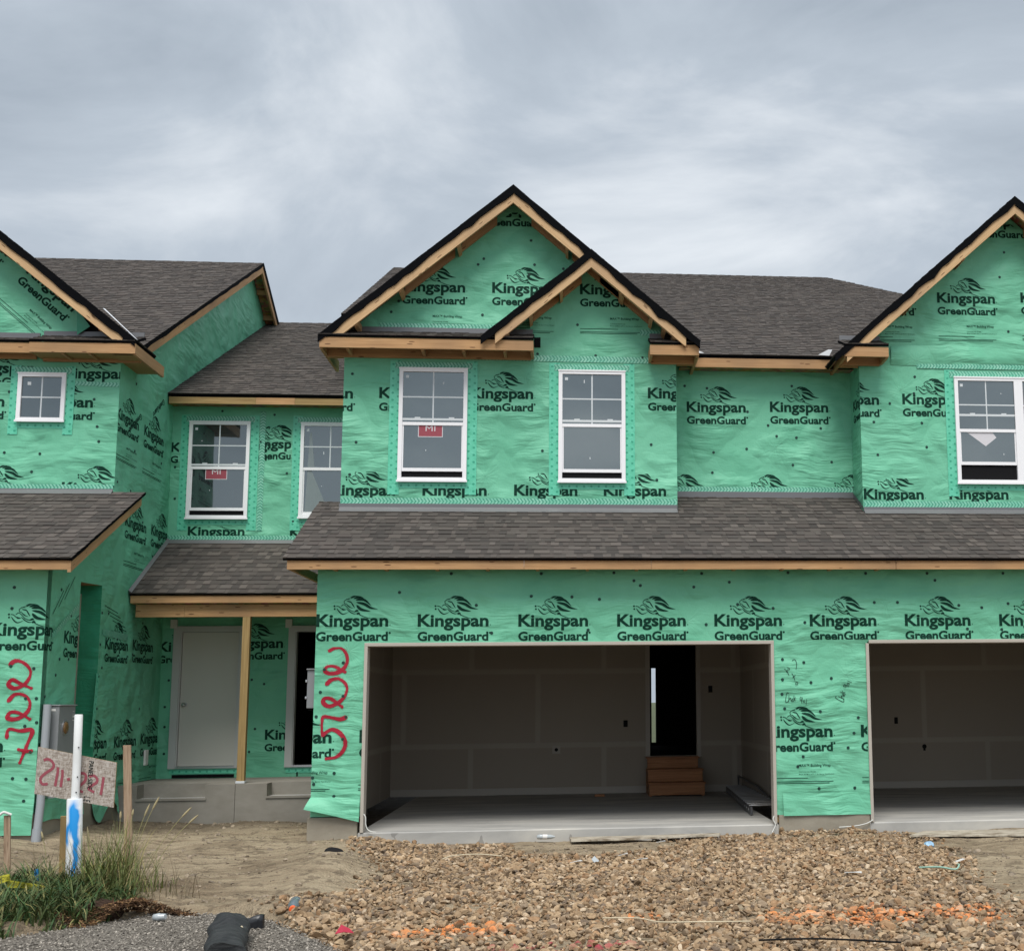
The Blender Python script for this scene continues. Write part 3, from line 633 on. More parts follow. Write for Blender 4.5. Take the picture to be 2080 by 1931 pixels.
def gable(house, px, pz, hl, hr, slope, yf, yw, yb, seed, left=True, right=True, endgap=.17, boards=True, name='gable_roof'):
    """cross gable: ridge along y; black felt edge at yf, wall at yw, ridge runs back to yb"""
    mb = MB()
    for sgn, hw, on in ((-1, hl, left), (1, hr, right)):
        if not on: continue
        ex, ez = px + sgn * hw, pz - slope * hw; yt = yb[0]; yr = yb[1]
        cs = [(ex, yf + .004, ez), (ex, yt, ez), (px, yr, pz), (px, yf + .004, pz)]
        if sgn < 0: cs = [cs[1], cs[0], cs[3], cs[2]]
        roof_plane(mb, cs, .05, seed + sgn)
    roof = mb.build(name, house)
    for sgn, hw, on in ((-1, hl, left), (1, hr, right)):
        if not on: continue
        L_ = hw - endgap; fb = MB(); n = max(8, int(hw / .11)); rr = random.Random(seed * 3 + sgn); low = []
        for i in range(n + 1):
            low.append(.098 + rr.uniform(-.008, .03) + (.05 if rr.random() < .10 else 0))
        for i in range(n):
            f0, f1 = i / n, (i + 1) / n; pts = []
            xa, xb = px + sgn * hw * f0, px + sgn * hw * f1; za, zb = pz - slope * hw * f0, pz - slope * hw * f1
            ta, tb = .018 * noise.noise(Vector((xa * 4, seed, 0))), .012 * noise.noise(Vector((xb * 4, seed, 0))); la, lb = low[i], low[i + 1]; k = yf - .01
            if f1 > .985 or f0 * hw > L_ + .02: la = lb = .10
            A = [(xa, k, za + .012 + ta), (xb, k, zb + .012 + tb), (xb, k - .004, zb - lb), (xa, k - .004, za - la)]; B = [(x, y + .02, z) for x, y, z in A]
            fb.poly(A if sgn < 0 else A[::-1], 'felt'); fb.poly([A[0], A[1], (xb, yf + .05, zb + .012), (xa, yf + .05, za + .012)], 'felt'); fb.poly([A[3], A[2], B[2], B[3]], 'felt')
        fb.build('roofing_felt', roof)
        z0 = pz - .092
        board((px, yf + .006, z0), (px + sgn * L_, yf + .006, z0 - slope * L_), (0, 0, -.152), (0, .038, 0), 'wood_pale').build('rake_board', roof)
        for f in (.30, .62, .86):          # framing behind the rake: rafter blocks, then nailers on the wall
            lk = MB(); x = px + sgn * L_ * f; z = pz - slope * L_ * f - .07
            lk.obox((x, yf + .046, z - .10), (0, yw - yf - .05, 0), (0, 0, -.09), (sgn * .038, 0, -slope * .038), 'wood'); lk.build('lookout', roof)
        for fa, fb_ in ((.10, .30), (.34, .62)):
            lk = MB(); xa, xb = px + sgn * L_ * fa, px + sgn * L_ * fb_
            lk.obox((xa, yw - .045, pz - slope * L_ * fa - .10), (xb - xa, 0, -slope * abs(xb - xa)), (0, 0, -.12), (0, .036, 0), 'wood'); lk.build('nailer', roof)
    return roof
def pent(house, x0, x1, yf, yw, zt, seed, left_ret=False, right_ret=False, blocks=()):
    mb = MB(); sl = .42
    roof_plane(mb, [(x0, yf - .02, zt), (x1, yf - .02, zt), (x1, yw, zt + sl * (yw - yf)), (x0, yw, zt + sl * (yw - yf))], .03, seed)
    mb.box(x0 + .02, x1 - .02, yw - .02, yw - .004, zt + sl * (yw - yf) - .02, zt + sl * (yw - yf) + .07, 'flashing')
    rf = mb.build('eave_return_roof', house)
    board((x0, yf, zt - .03), (x1, yf, zt - .03), (0, 0, -.14), (0, .038, 0)).build('fascia_board', rf)
    for xx in blocks: k = MB(); k.box(xx, xx + .038, yf + .04, yw - .046, zt - .185, zt - .05, 'wood'); k.build('lookout', rf)
    k = MB(); k.box(x0 + .04, x1 - .04, yw - .045, yw - .012, zt - .20, zt - .06, 'wood'); k.build('nailer', rf)
    for on, xa, xb in ((left_ret, x0, x0 + .038), (right_ret, x1 - .038, x1)):
        if on: k = MB(); k.box(xa, xb, yf + .0385, yw + .8 if on == 2 else yw - .013, zt - .185, zt - .031, 'wood'); k.build('fascia_board', rf)
    return rf
def window(house, x0, x1, z0, z1, Y, rail, gap, kind='hung', sticker=None, lab=None, glassm='glass', lowtop=None, wide=None):
    """white vinyl window standing proud of the wall at Y"""
    mb = MB(); fw = .052; y0, y1 = Y - .045, Y + .0
    xr = wide or x1
    mb.box(x0, xr, y0, y1, z1 - fw, z1, 'vinyl'); mb.box(x0, xr, y0, y1, z0, z0 + fw, 'vinyl'); mb.box(x0, x0 + fw, y0 + .001, y1, z0 + fw, z1 - fw, 'vinyl'); mb.box(x1 - fw, x1 + (.075 if wide else 0), y0 + .001, y1, z0 + fw, z1 - fw, 'vinyl')
    mb.box(x0 - .012, xr + .012, y0 - .012, y0 + .006, z0 - .012, z0 + .016, 'vinyl'); mb.box(x0 - .006, xr + .006, y0 - .008, y0 + .004, z1 - .014, z1 + .006, 'vinyl')
    a0, a1 = x0 + fw, x1 - fw
    # black sheet painted in as the unlit room behind the raised lower sash
    if gap: mb.box(a0, a1, Y - .006, Y - .003, z0 + fw, z1 - fw, 'black')
    if kind == 'hung':
        zl = z0 + fw + gap
        mb.box(a0, a1, Y - .034, Y - .012, rail - .022, rail + .022, 'vinyl')
        mb.box(a0 + .0005, a1 - .0005, Y - .027, Y - .010, zl, zl + .045, 'vinyl')
        for p, q in ((a0, a0 + .02), (a1 - .02, a1)): mb.box(p + .0003, q - .0003, Y - .026, Y - .011, zl + .045, rail - .022, 'vinyl')
    fr = mb.build('window', house, label=lab)
    def pane(p0, p1, q0, q1, y, cross, kids=()):
        g = MB(); g.box(p0, p1, y, y + .006, q0, q1, glassm)
        if cross:
            xm, zm = (p0 + p1) / 2, (q0 + q1) / 2; g.box(xm - .009, xm + .009, y - .002, y - .0005, q0, q1, 'muntin'); g.box(p0, p1, y - .0022, y - .0006, zm - .009, zm + .009, 'muntin')
        if kids: kids(g, p0, p1, q0, q1, y)
        return g.build('pane', fr)
    if kind == 'hung':
        lt = lowtop or rail + .03
        def up(g, p0, p1, q0, q1, y):
            g.box(p0, p1, y - .0018, y - .0004, lt, lt + .03, 'muntin')
            for f in (.2, .76): g.box(p0 + (p1 - p0) * f, p0 + (p1 - p0) * f + .075, y - .0016, y - .0003, lt + .03, lt + .045, 'muntin')
            g.box(p0 + .035, p0 + .075, y - .0015, y - .0003, q1 - .085, q1 - .045, 'muntin')
            rr = random.Random(int(p0 * 100)); 
            for _ in range(1): sx_, sz_ = rr.uniform(p0 + .05, p1 - .05), rr.uniform(q0 + .1, q1 - .05); g.box(sx_, sx_ + .012, y - .0015, y - .0003, sz_, sz_ + rr.uniform(.01, .05), 'muntin')
        pane(a0, a1, rail + .022, z1 - fw, Y - .024, True, up)
        def low(g, p0, p1, q0, q1, y):
            rr = random.Random(int(p0 * 77)); 
            for _ in range(1): sx_, sz_ = rr.uniform(p0 + .05, p1 - .05), rr.uniform(q0 + .05, q1 - .15); g.box(sx_, sx_ + .01, y - .0015, y - .0003, sz_, sz_ + rr.uniform(.008, .03), 'muntin')
            if sticker == 'red':
                xm = p0 + (p1 - p0) * .46; w = .165; q = MB()
                g.box(xm - w, xm + w, y - .0016, y - .0004, q1 - .16, q1, 'sticker_white'); g.box(xm - w + .01, xm + w - .01, y - .0024, y - .0017, q1 - .15, q1, 'sticker_red')
                stamp(g, front(y - .0026), text_polys('MI', .13, .075, 0), xm - .065, q1 - .078, rect(-99, 99, 0, q1), 'sticker_white', .0006)
            if sticker == 'paper':
                xm = p0 + (p1 - p0) * .42
                g.poly([(xm - .24, y - .001, q1), (xm + .13, y - .001, q1), (xm + .19, y - .001, q1 - .075), (xm + .03, y - .001, q1 - .20)], 'sticker_white')
        pane(a0 + .02, a1 - .02, z0 + fw + gap + .045, rail - .022, Y - .019, False, low)
    else:
        pane(a0, a1, z0 + fw, z1 - fw, Y - .02, True, lambda g, p0, p1, q0, q1, y: g.box(p0 + .07, p0 + .115, y - .0015, y - .0003, q1 - .115, q1 - .07, 'muntin'))
    return fr
def window_tape(wall, pl, x0, x1, z0, z1, w=.15, head=True, ext=.18):
    seam(wall, pl, x0 - w / 2 + .02, z0 - ext, x0 - w / 2 + .02, z1 + .11, w); seam(wall, pl, x1 + w / 2 - .02, z0 - ext, x1 + w / 2 - .02, z1 + .11, w)
    seam(wall, pl, x0, z0 - .035, x1, z0 - .035, .11, d=.0045); seam(wall, pl, x0 - .06, z1 + .045, x1 + .06, z1 + .045, .09, 'tape_thin', .010)
def room(house, x0, x1, y0, y1, z0, z1, name, holes=(), ceil=True, floor=True, mat='drywall'):
    """inside faces of a room; holes: rectangles (x0,x1,z0,z1) in its back wall"""
    mb = MB(); xs2 = sorted({x0, x1, *[h[0] for h in holes], *[h[1] for h in holes]}); zs2 = sorted({z0, z1, *[h[2] for h in holes], *[h[3] for h in holes]})
    for xa, xb in zip(xs2, xs2[1:]):
        for za, zb in zip(zs2, zs2[1:]):
            if any(h[0] <= xa and xb <= h[1] and h[2] <= za and zb <= h[3] for h in holes): continue
            mb.box(xa, xb, y1, y1 + .12, za, zb, mat)
    mb.box(x0 - .1, x0, y0, y1 + .12, z0, z1, mat); mb.box(x1, x1 + .1, y0, y1 + .12, z0, z1, mat)
    if ceil: mb.box(x0 - .1, x1 + .1, y0, y1 + .12, z1, z1 + .1, mat)
    if floor: mb.box(x0 - .1, x1 + .1, y0, y1 + .12, z0 - .1, z0, mat)
    return mb.build(name, house)

FW = front(0); FU = front(U_); FR2 = front(R2); FR3 = front(R3); FUL = front(UL); EX = east(XL); WX = west(XS); BACKF = front(BK)
def put_logos(mb, pl, items, hp, small=True):
    for it in items:
        a, z = it[0], it[1]; rot = it[2] if len(it) > 2 else 0; sc = it[3] if len(it) > 3 else 1
        stamp(mb, pl, LOGO, a, z, hp, 'ink', .0025, rot, sc)
        if small: stamp(mb, pl, SMALL, a, z, hp, 'ink', .0025, rot, sc)

# ---------------- middle house
H = thing('townhouse', 'middle green wrapped townhouse with two crossing gables and red 225 beside its garage', 'townhouse', (2.2, 0, -.13), 'row of unfinished green wrapped townhouses')
mb = MB(); g = .002
mb.box(XG, 0, 0, .12, .19, ZO, 'wrap'); mb.box(OPEN, XP, 0, .12, .11, ZO, 'wrap'); mb.box(XG, XS, 0, .12, ZO, 3.175, 'wrap')
hdr = [(-.603, 2.45), (.606, 2.446), (1.824, 2.441), (3.039, 2.437), (4.253, 2.433), (5.463, 2.427)]
put_logos(mb, FW, hdr, rect(XG, XS - .01, ZO + .03, 3.1), False)
put_logos(mb, FW, [(4.862, 1.052), (6.078, 1.045)], rect(OPEN + .03, XP - .03, .16, 1.9))
put_logos(mb, FW, [(-1.237, 1.06), (-.055, 1.06)], rect(XG, -.02, .22, 1.9))
fx = lambda x, y: (lambda q: (q[0], q[1]))((XG + .042 + (x - 262) * .00228 + (1470 - y) * .00004, .862 + (1470 - y) * .002275))
pxw = lambda x, y: ((x - 262) * .002278 - .495 + (y - 918) * -.00001 - .006 * (1200 - y) / 300, 1.30 + (1470 - y) * .00228 - .37 + .0)
RED = [[(285,918),(310,905),(345,905),(372,935),(378,975),(360,1010),(330,1030),(290,1035),(265,1022),(275,1000),(310,998),(345,1015),(368,1028)], [(275,1090),(300,1068),(335,1062),(370,1085),(381,1120),(365,1160),(330,1190),(290,1203),(262,1185),(268,1163),(300,1165),(335,1190),(358,1207)], [(380,1260),(350,1270),(310,1262),(265,1257),(258,1290),(262,1350),(275,1340),(310,1322),(350,1340),(380,1385),(370,1430),(335,1462),(285,1470)]]
def red_map(x, y): return (-.4905 + (x - 262) * .002303 - (1470 - y) * -.0000, .872 + (1470 - y) * .002322)
strokes(mb, FW, RED, red_map, .041, 'red_paint', rect(XG, -.02, .2, 2.2))
# felt-pen notes on the pier
def note_map(x, y): return (4.99 + (x - 52) * .001268, 2.17 - (y - 15) * .001288)
NOTE = [[(197,466),(180,463),(168,510),(166,552),(192,544)],[(200,488),(195,548)],[(197,530),(214,512),(220,545)],[(225,530),(238,520),(227,540),(243,545)],[(249,488),(246,542)],[(263,505),(254,520),(262,540)],[(330,512),(312,505),(309,530),(328,526),(330,508),(322,560)],[(346,535),(338,550),(350,556),(356,540),(346,533)],[(373,525),(368,575)]]
strokes(mb, FW, NOTE, note_map, .0065, 'marker', rect(OPEN, XP, .2, 2.2), )
cn, sn = math.cos(R(72)), math.sin(R(72))
rotn = lambda x, y: note_map(745 + ((x - 165) * cn + (y - 552) * sn) * 1.0, 555 + (-(x - 165) * sn + (y - 552) * cn) * 1.0)
strokes(mb, FW, NOTE, rotn, .0065, 'marker', rect(OPEN, XP, .2, 2.2))
strokes(mb, FW, [[(240,152),(262,140),(278,160),(283,195),(276,236)],[(185,215),(206,222),(210,238),(190,240),(180,262)],[(160,232),(182,250),(204,292)],[(232,275),(246,295),(256,318),(262,340)],[(240,318),(268,290)],[(270,360),(290,362),(284,382),(268,380),(272,360)]], note_map, .0065, 'marker', rect(OPEN, XP, .2, 2.2))
gw = mb.build('garage_wall', H)
nails(gw, FW, [(-.27,2.01),(-.49,1.93),(-.53,1.66),(-.26,1.61),(-.57,1.37),(-.22,1.36),(-.25,1.10),(-.34,.70),(-.59,.65),(-.575,.575),(-.335,.43),(.38,2.86),(1.31,2.70),(1.98,2.81),(2.48,2.80),(2.82,2.77),(1.50,2.36),(2.68,2.39)] + [(5.105,2.01),(5.375,1.97),(5.10,1.76),(5.46,1.72),(5.72,1.77),(5.09,1.58),(5.12,1.40),(5.57,1.36),(6.05,1.28),(5.99,1.09),(5.91,.91),(5.34,.81),(5.27,.69),(5.53,.42),(5.98,.42)] + [(3.25,3.0),(4.0,2.92),(3.33,2.94),(4.45,2.98),(4.15,2.45),(5.4,2.47),(4.55,2.7),(5.0,2.65),(6.3,2.72),(1.0,3.09),(2.1,3.09),(3.0,3.10),(4.1,3.09),(5.2,3.1),(6.2,3.09)])
fl = MB()                                 # loose bottom edges of the wrap, hanging clear of the foundation
def flap(x0, x1, ztop, z_l, z_r, outl, outr, seed, m='wrap'):
    n = 14; k = 6; V = []
    for j in range(k + 1):
        for i in range(n + 1):
            f, q = i / n, j / k; zb = z_l + (z_r - z_l) * f; o_ = outl + (outr - outl) * f; d = .006 + o_ * math.sin(q * 1.4) + .012 * noise.noise(Vector((f * 4, q * 2, seed))) * q
            V.append((x0 + (x1 - x0) * f - (.055 * q * (1 - f) ** 3 if outl > .05 else 0), -d, ztop + (zb - ztop) * q + .02 * math.sin(f * 5 + seed) * q * (1 - q)))
    fl.mesh(V, [(j * (n + 1) + i, j * (n + 1) + i + 1, (j + 1) * (n + 1) + i + 1, (j + 1) * (n + 1) + i) for j in range(k) for i in range(n)], m)
flap(XG - .002, -.03, .42, .29, .13, .11, .05, 2); fl.build('wrap_flap', gw); fl = MB(); flap(OPEN + .10, XP - .02, .37, .10, .10, .035, .02, 5)
fl.build('wrap_flap', gw)
mb = MB(); mb.box(-.637, -.053, -.012, .2, -.4, .185, 'concrete'); mb.box(-.637, -.53, .2, 2.6, -.4, .185, 'concrete'); mb.build('foundation', H, bevel=.006); mb = MB(); mb.box(5.02, 6.16, -.012, .2, -.4, .106, 'concrete'); mb.build('foundation', H, bevel=.006)
mb = MB(); mb.box(-.6, -.2, -.004, .11, .186, .192, 'black'); mb.build('sill_plate', gw); mb = MB(); mb.box(5.0, 5.06, .02, .1, .02, .5, 'wood_dark'); mb.build('stud', gw)
mb = MB(); mb.box(-.022, .018, -.022, .16, .0, ZO - .02, 'jamb'); mb.box(OPEN - .018, OPEN + .022, -.022, .16, .0, ZO - .02, 'jamb'); mb.box(-.022, OPEN + .022, -.0225, .16, ZO - .02, ZO + .022, 'jamb'); mb.build('garage_door_frame', H, bevel=.003)
mb = MB(); mb.box(XP - .022, XP + .018, -.022, .16, .0, ZO - .02, 'jamb'); mb.build('garage_door_frame', H, bevel=.003)
mb = MB(); mb.box(-.05, 5.02, -.01, 5.63, -.4, -.0015, 'slab'); sl = mb.build('garage_slab', H, bevel=.012)
DW = (3.80, 4.585, .60, 2.72)
gi_ = room(H, -.47, 5.345, .121, BK, .0, 2.9, 'garage_interior', [DW], floor=False)
mb = MB()
for a, b in ((DW[0] - .075, DW[0]), (DW[1], DW[1] + .075)): mb.box(a, b, BK - .02, BK + .13, DW[2] - .02, 2.8, 'jamb')
mb.build('inner_door_frame', gi_)
mb = MB(); mb.box(-.46, 5.34, BK - .012, BK - .001, .0, .11, 'jamb'); mb.build('skirting', gi_)
for x, z in ((3.39, 1.14), (4.831, 1.70)):
    k = MB(); k.box(x - .035, x + .035, BK - .006, BK + .02, z - .055, z + .055, 'black'); k.box(x - .04, x + .04, BK - .004, BK - .001, z - .06, z + .06, 'drywall'); k.build('switch_box', gi_)
k = MB(); k.box(2.17, 2.30, BK - .006, BK - .001, .66, .79, 'jamb'); stamp(k, BACKF, disc(0, 0, .03), 2.236, .725, rect(-9, 9, 0, 9), 'black', .008); k.build('outlet_plate', gi_)
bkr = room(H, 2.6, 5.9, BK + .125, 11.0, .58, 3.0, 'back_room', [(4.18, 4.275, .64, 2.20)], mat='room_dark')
# upper front wall with both gables
mb = MB(); zl_, zr_ = 6.5, 6.44
mb.poly([(XG, U_, 4.05), (3.919, U_, 4.05), (3.919, U_, 6.52), (1.667, U_, 8.44), (XG, U_, 6.51)], 'wrap')
mb.poly([(3.919, U_, 4.05), (3.919, R2, 4.2), (3.919, R2, 6.4), (3.919, U_, 6.4)], 'wrap'); mb.poly([(XG, R3, 3.0), (XG, U_, 3.0), (XG, U_, 6.5), (XG, R3, 6.5)], 'wrap')
gp = [(.85, 1, 8.34 + .85 * 1.667), (-.85, 1, 8.34 - .85 * 1.667)]
put_logos(mb, FU, [(-.743, 4.283), (.474, 4.288), (1.697, 4.292), (2.91, 4.296)], rect(XG, 3.915, 4.24, 4.6), False)
put_logos(mb, FU, [(-1.332, 5.610), (-.128, 5.622), (1.09, 5.636), (2.301, 5.653), (3.522, 5.669)], rect(XG, 3.915, 5.2, 6.1), False)
put_logos(mb, FU, [(.146, 7.13), (1.37, 7.136), (2.582, 7.142)], rect(XG, 3.7, 6.3, 7.7) + gp); stamp(mb, FU, LOGO, 1.2, 8.28, rect(XG, 3.7, 7.8, 8.3) + gp, 'ink')
uw = mb.build('upper_wall', H)
nails(uw, FU, scatter_nails(-.5, 3.85, 4.45, 6.1, .5, .42, .6, 3, [(-.05, 1.25, 4.2, 6.2), (2.1, 3.4, 4.2, 6.2)]) + scatter_nails(0, 3.5, 6.6, 7.9, .6, .4, .4, 8, [(-1, .7, 7.2, 9), (2.6, 4, 7.2, 9)]) + [(1.3, 8.05), (1.9, 7.9), (1.25, 7.62), (1.95, 7.55), (2.35, 7.5)] + [(1.9, 6.27), (2.0, 6.27), (2.8, 6.26), (3.45, 6.24), (1.3, 6.28)])
seam(uw, FU, XG + .01, 6.222, 3.91, 6.196, .085, 'tape_thin'); seam(uw, FU, XG + .005, 4.205, 3.915, 4.205, .085, 'tape_thin', .009); seam(uw, FU, -.15, 6.63, 1.4, 6.63, .08, 'tape_thin', .006); seam(uw, FU, 3.42, 6.60, 3.85, 6.60, .08, 'tape_thin', .006)
for a, b in ((.140, 1.056), (2.292, 3.208)): window_tape(uw, FU, a, b, 4.472, 6.035)
window(H, .140, 1.056, 4.472, 6.035, U_ - .001, 5.262, .085, sticker='red', lowtop=5.31)
window(H, 2.292, 3.208, 4.472, 6.035, U_ - .001, 5.262, .085, lowtop=5.31)
gable(H, 1.667, 8.53, 2.55, 2.545, .85, .9175, U_, (1.55, 5.83), 21)
SLP = (7.617 - 6.36) / 1.477
gable(H, 2.732, 7.617, 1.477, 1.477, SLP, .865, U_, (U_, U_), 31, endgap=.19, name='small_gable_roof')
pent(H, -.862, 1.953, .9175, U_, 6.372, 5, left_ret=2, right_ret=True, blocks=(-.52, .46, 1.0, 1.55))
pent(H, 3.53, 4.20, .9175, U_, 6.345, 6, left_ret=True, right_ret=2)
mb = MB(); mb.box(1.955, 2.04, U_ - .02, U_ - .009, 6.36, 6.50, 'black'); mb.build('felt_corner', uw); mb = MB(); mb.box(-.84, -.62, U_ + .01, U_ + .04, 6.17, 6.4, 'wood_dark'); mb.build('soffit_block', uw); mb = MB(); mb.box(3.93, 4.16, U_ + .01, U_ + .04, 6.14, 6.34, 'wood_dark'); mb.build('soffit_block', uw)
# recess between the gables
mb = MB(); mb.poly([(3.919, R2, 4.2), (XS, R2, 4.2), (XS, R2, 6.4), (3.919, R2, 6.4)], 'wrap')
put_logos(mb, FR2, [(4.115, 5.617), (5.324, 5.632)], rect(3.93, XS, 5.2, 6.2), False); put_logos(mb, FR2, [(3.62, 4.33), (4.83, 4.335), (6.04, 4.34)], rect(3.93, XS, 4.44, 4.9), False)
rw = mb.build('recess_wall', H)
nails(rw, FR2, scatter_nails(4.0, 6.4, 4.7, 6.2, .42, .36, .55, 5))
seam(rw, FR2, 3.93, 4.485, XS - .01, 4.485, .075, 'tape_thin')
mb = MB(); mb.box(3.93, XS - .01, R2 - .03, R2 - .008, 4.34, 4.45, 'flashing'); mb.build('flashing', rw)
# roofs of the middle house
SG = .51; ZE, YE = 3.243, -.335
zg = lambda y: ZE + SG * (y - YE)
mb = MB(); roof_plane(mb, [(-.95, YE, ZE), (XS, YE, ZE), (XS, U_, zg(U_)), (-.945, U_, zg(U_))], .03, 41); roof_plane(mb, [(3.93, U_, zg(U_)), (XS, U_, zg(U_)), (XS, R2, zg(R2)), (3.93, R2, zg(R2))], .03, 42); roof_plane(mb, [(-.945, U_, zg(U_)), (XG - .01, U_, zg(U_)), (XG - .01, 1.60, zg(1.6)), (-.93, 1.60, zg(1.6))], .03, 43)
gr_ = mb.build('garage_roof', H)
xx = [-.905, 1.9, 3.45, XS]
for a, b in zip(xx, xx[1:]): board((a, -.302 + .002 * (a > 0), 3.234), (b - .003, -.302 + .002 * (a > 0), 3.234), (0, 0, -.122), (0, .038, 0)).build('fascia_board', gr_)
mb = MB(); mb.box(XG - .01, 3.915, U_ - .035, U_ - .012, zg(U_) - .02, 4.165, 'flashing'); mb.poly([(XG, U_ - .035, zg(U_) + .03), (3.915, U_ - .035, zg(U_) + .03), (3.915, U_ - .11, zg(U_ - .11) + .018), (XG, U_ - .11, zg(U_ - .11) + .018)], 'flashing'); mb.build('flashing', gr_)
mb = MB(); mb.poly([(XG - .3, -.29, 3.118), (XS, -.29, 3.118), (XS, 0, 3.15), (XG - .3, 0, 3.15)], 'osb')
for x in np.arange(-.4, XS, .61): mb.box(x, x + .038, -.262, -.004, 3.12, 3.2, 'wood')
mb.box(-.905, -.867, -.264, 1.5, 3.115, 3.22, 'wood'); mb.build('soffit_framing', gr_)
mb = MB(); ZM = lambda y: 6.372 + .5 * (y - 1.56)
roof_plane(mb, [(-.6, 1.56, 6.372), (12.06, 1.56, 6.372), (7.94, 9.80, ZM(9.8)), (-.6, 9.80, ZM(9.8))], .05, 51); roof_plane(mb, [(-1.22, R3, ZM(R3)), (-.6, R3, ZM(R3)), (-.6, 9.8, ZM(9.8)), (-1.22, 9.8, ZM(9.8))], .05, 52)
mb.poly([(-1.22, 9.8, ZM(9.8)), (7.94, 9.8, ZM(9.8)), (12.06, 18, 6.37), (-1.22, 18, 6.37)], 'felt'); mb.poly([(12.06, 1.56, 6.372), (12.06, 18, 6.37), (7.94, 9.8, ZM(9.8))], 'felt')
mr = mb.build('main_roof', H)
board((4.2, 1.582, 6.345), (XS - .36, 1.582, 6.345), (0, 0, -.15), (0, .038, 0)).build('fascia_board', mr)
mb = MB(); mb.box(-1.2, -1.16, R3, 9.8, 0, .01, 'wood'); mb = MB(); mb.obox((-1.2, R3, ZM(R3) - .06), (0, 9.8 - R3, .5 * (9.8 - R3)), (0, 0, -.15), (.038, 0, 0), 'wood'); mb.build('rake_board', mr)
mb = MB(); mb.poly([(4.0, 1.62, 6.20), (XS, 1.62, 6.20), (XS, R2, 6.22), (4.0, R2, 6.22)], 'osb'); mb.build('soffit', mr)
k = MB()
for x, y0_, pts in ((4.215, 0, [(4.20, 1.53, 6.385), (4.34, 1.53, 6.385), (4.21, 1.54, 6.44)]), (6.12, 0, [(5.98, 1.53, 6.385), (6.14, 1.53, 6.375), (6.19, 1.54, 6.47), (6.13, 1.54, 6.47)])): k.poly(pts, 'white_metal')
k.build('valley_metal', mr)
# stepped-back part with the porch, between the left and the middle house
mb = MB()
D1, D2 = (-3.57, -2.49, .575, 2.72), (-1.86, -.80, .575, 2.72)
for xa, xb, za, zb in ((XL, XG, 2.72, 6.4), (XL, D1[0], .42, 2.72), (D1[1], D2[0], .42, 2.72), (D2[1], XG, .42, 2.72), (D1[0], D1[1], .42, D1[2]), (D2[0], D2[1], .42, D2[2])): mb.box(xa, xb, R3, R3 + .12, za, zb, 'wrap')
put_logos(mb, FR3, [(-3.443, 4.119), (-1.90, 4.107)], rect(XL, -1.0, 4.05, 4.27), False); put_logos(mb, FR3, [(-2.556, 5.514)], rect(-2.36, -1.93, 5.1, 6.0), False); put_logos(mb, FR3, [(-3.754, 5.444)], rect(XL, -3.63, 5.1, 6.0), False); put_logos(mb, FR3, [(-2.72, 5.49)], rect(-2.42, -2.26, 5.1, 6.0), False)
put_logos(mb, FR3, [(-3.80, 2.34)], rect(XL, D1[0] - .02, 1.9, 2.9), False); put_logos(mb, FR3, [(-2.80, 2.386)], rect(D1[1] + .01, D2[0] - .02, 2.0, 2.85), False); put_logos(mb, FR3, [(-2.167, .996)], rect(D1[1] + .01, D2[0] - .005, .6, 1.9), False)
bw = mb.build('porch_wall', H)
nails(bw, FR3, scatter_nails(-2.4, -1.9, .7, 2.0, .22, .32, .6, 3) + [(-3.62, 1.9), (-3.66, 1.5), (-3.64, .8), (-3.65, 1.2)] + scatter_nails(-2.4, -1.95, 4.3, 5.8, .3, .4, .6, 4) + [(-3.66, 4.7), (-3.68, 5.2), (-1.86, 4.35), (-3.0, 6.1), (-2.2, 6.05)])
seam(bw, FR3, XL + .01, 4.085, XG - .01, 4.085, .075, 'tape_thin'); seam(bw, FR3, -2.37, 4.2, -2.37, 6.1, .08, 'tape_thin', .006)
for a, b in ((-3.479, -2.553), (-1.777, -.86)): window_tape(bw, FR3, a, b, 4.385, 5.925)
window(H, -3.479, -2.553, 4.385, 5.925, R3 - .001, 5.185, .075, sticker='red', lowtop=5.22, glassm='glass_screen')
w2_ = window(H, -1.777, -.861, 4.40, 5.92, R3 - .001, 5.18, 0, lowtop=5.16)
mb = MB(); mb.poly([(-1.66, R3 - .0212, 5.16), (-1.60, R3 - .0212, 5.16), (-1.30, R3 - .0212, 4.46), (-1.69, R3 - .0212, 4.46)], 'sheet_grey'); mb.poly([(-1.64, R3 - .0262, 5.76), (-1.61, R3 - .0262, 5.76), (-1.555, R3 - .0262, 5.205), (-1.66, R3 - .0262, 5.205)], 'sheet_grey'); mb.build('plastic_sheet', w2_)
mb = MB()
mb.obox((-.6, 0, 0), (.01, 0, 0), (0, .01, 0), (0, 0, .01), 'felt'); mb = MB()
yp, zp = 2.68, 3.085; zq = lambda y: zp + (4.035 - zp) / (R3 - yp) * (y - yp)
roof_plane(mb, [(XL + .02, yp, zp), (XG, yp, zp), (XG, R3, zq(R3)), (XL + .02, R3, zq(R3))], .03, 61); pr = mb.build('porch_roof', H)
board((XL + .03, yp + .03, 3.075), (XG, yp + .03, 3.075), (0, 0, -.118), (0, .038, 0)).build('fascia_board', pr)
mb = MB(); mb.box(XL + .04, XG, R3 - .03, R3 - .009, zq(R3) - .03, 4.055, 'flashing'); mb.poly([(XL + .05, R3 - .03, 4.05), (XG, R3 - .03, 4.05), (XG, R3 - .1, zq(R3 - .1) + .016), (XL + .05, R3 - .1, zq(R3 - .1) + .016)], 'flashing'); mb.poly([(XL + .006, yp, zp + .05), (XL + .006, R3, zq(R3) + .05), (XL + .05, R3, zq(R3) + .016), (XL + .05, yp, zp + .016)], 'flashing'); mb.build('flashing', pr)
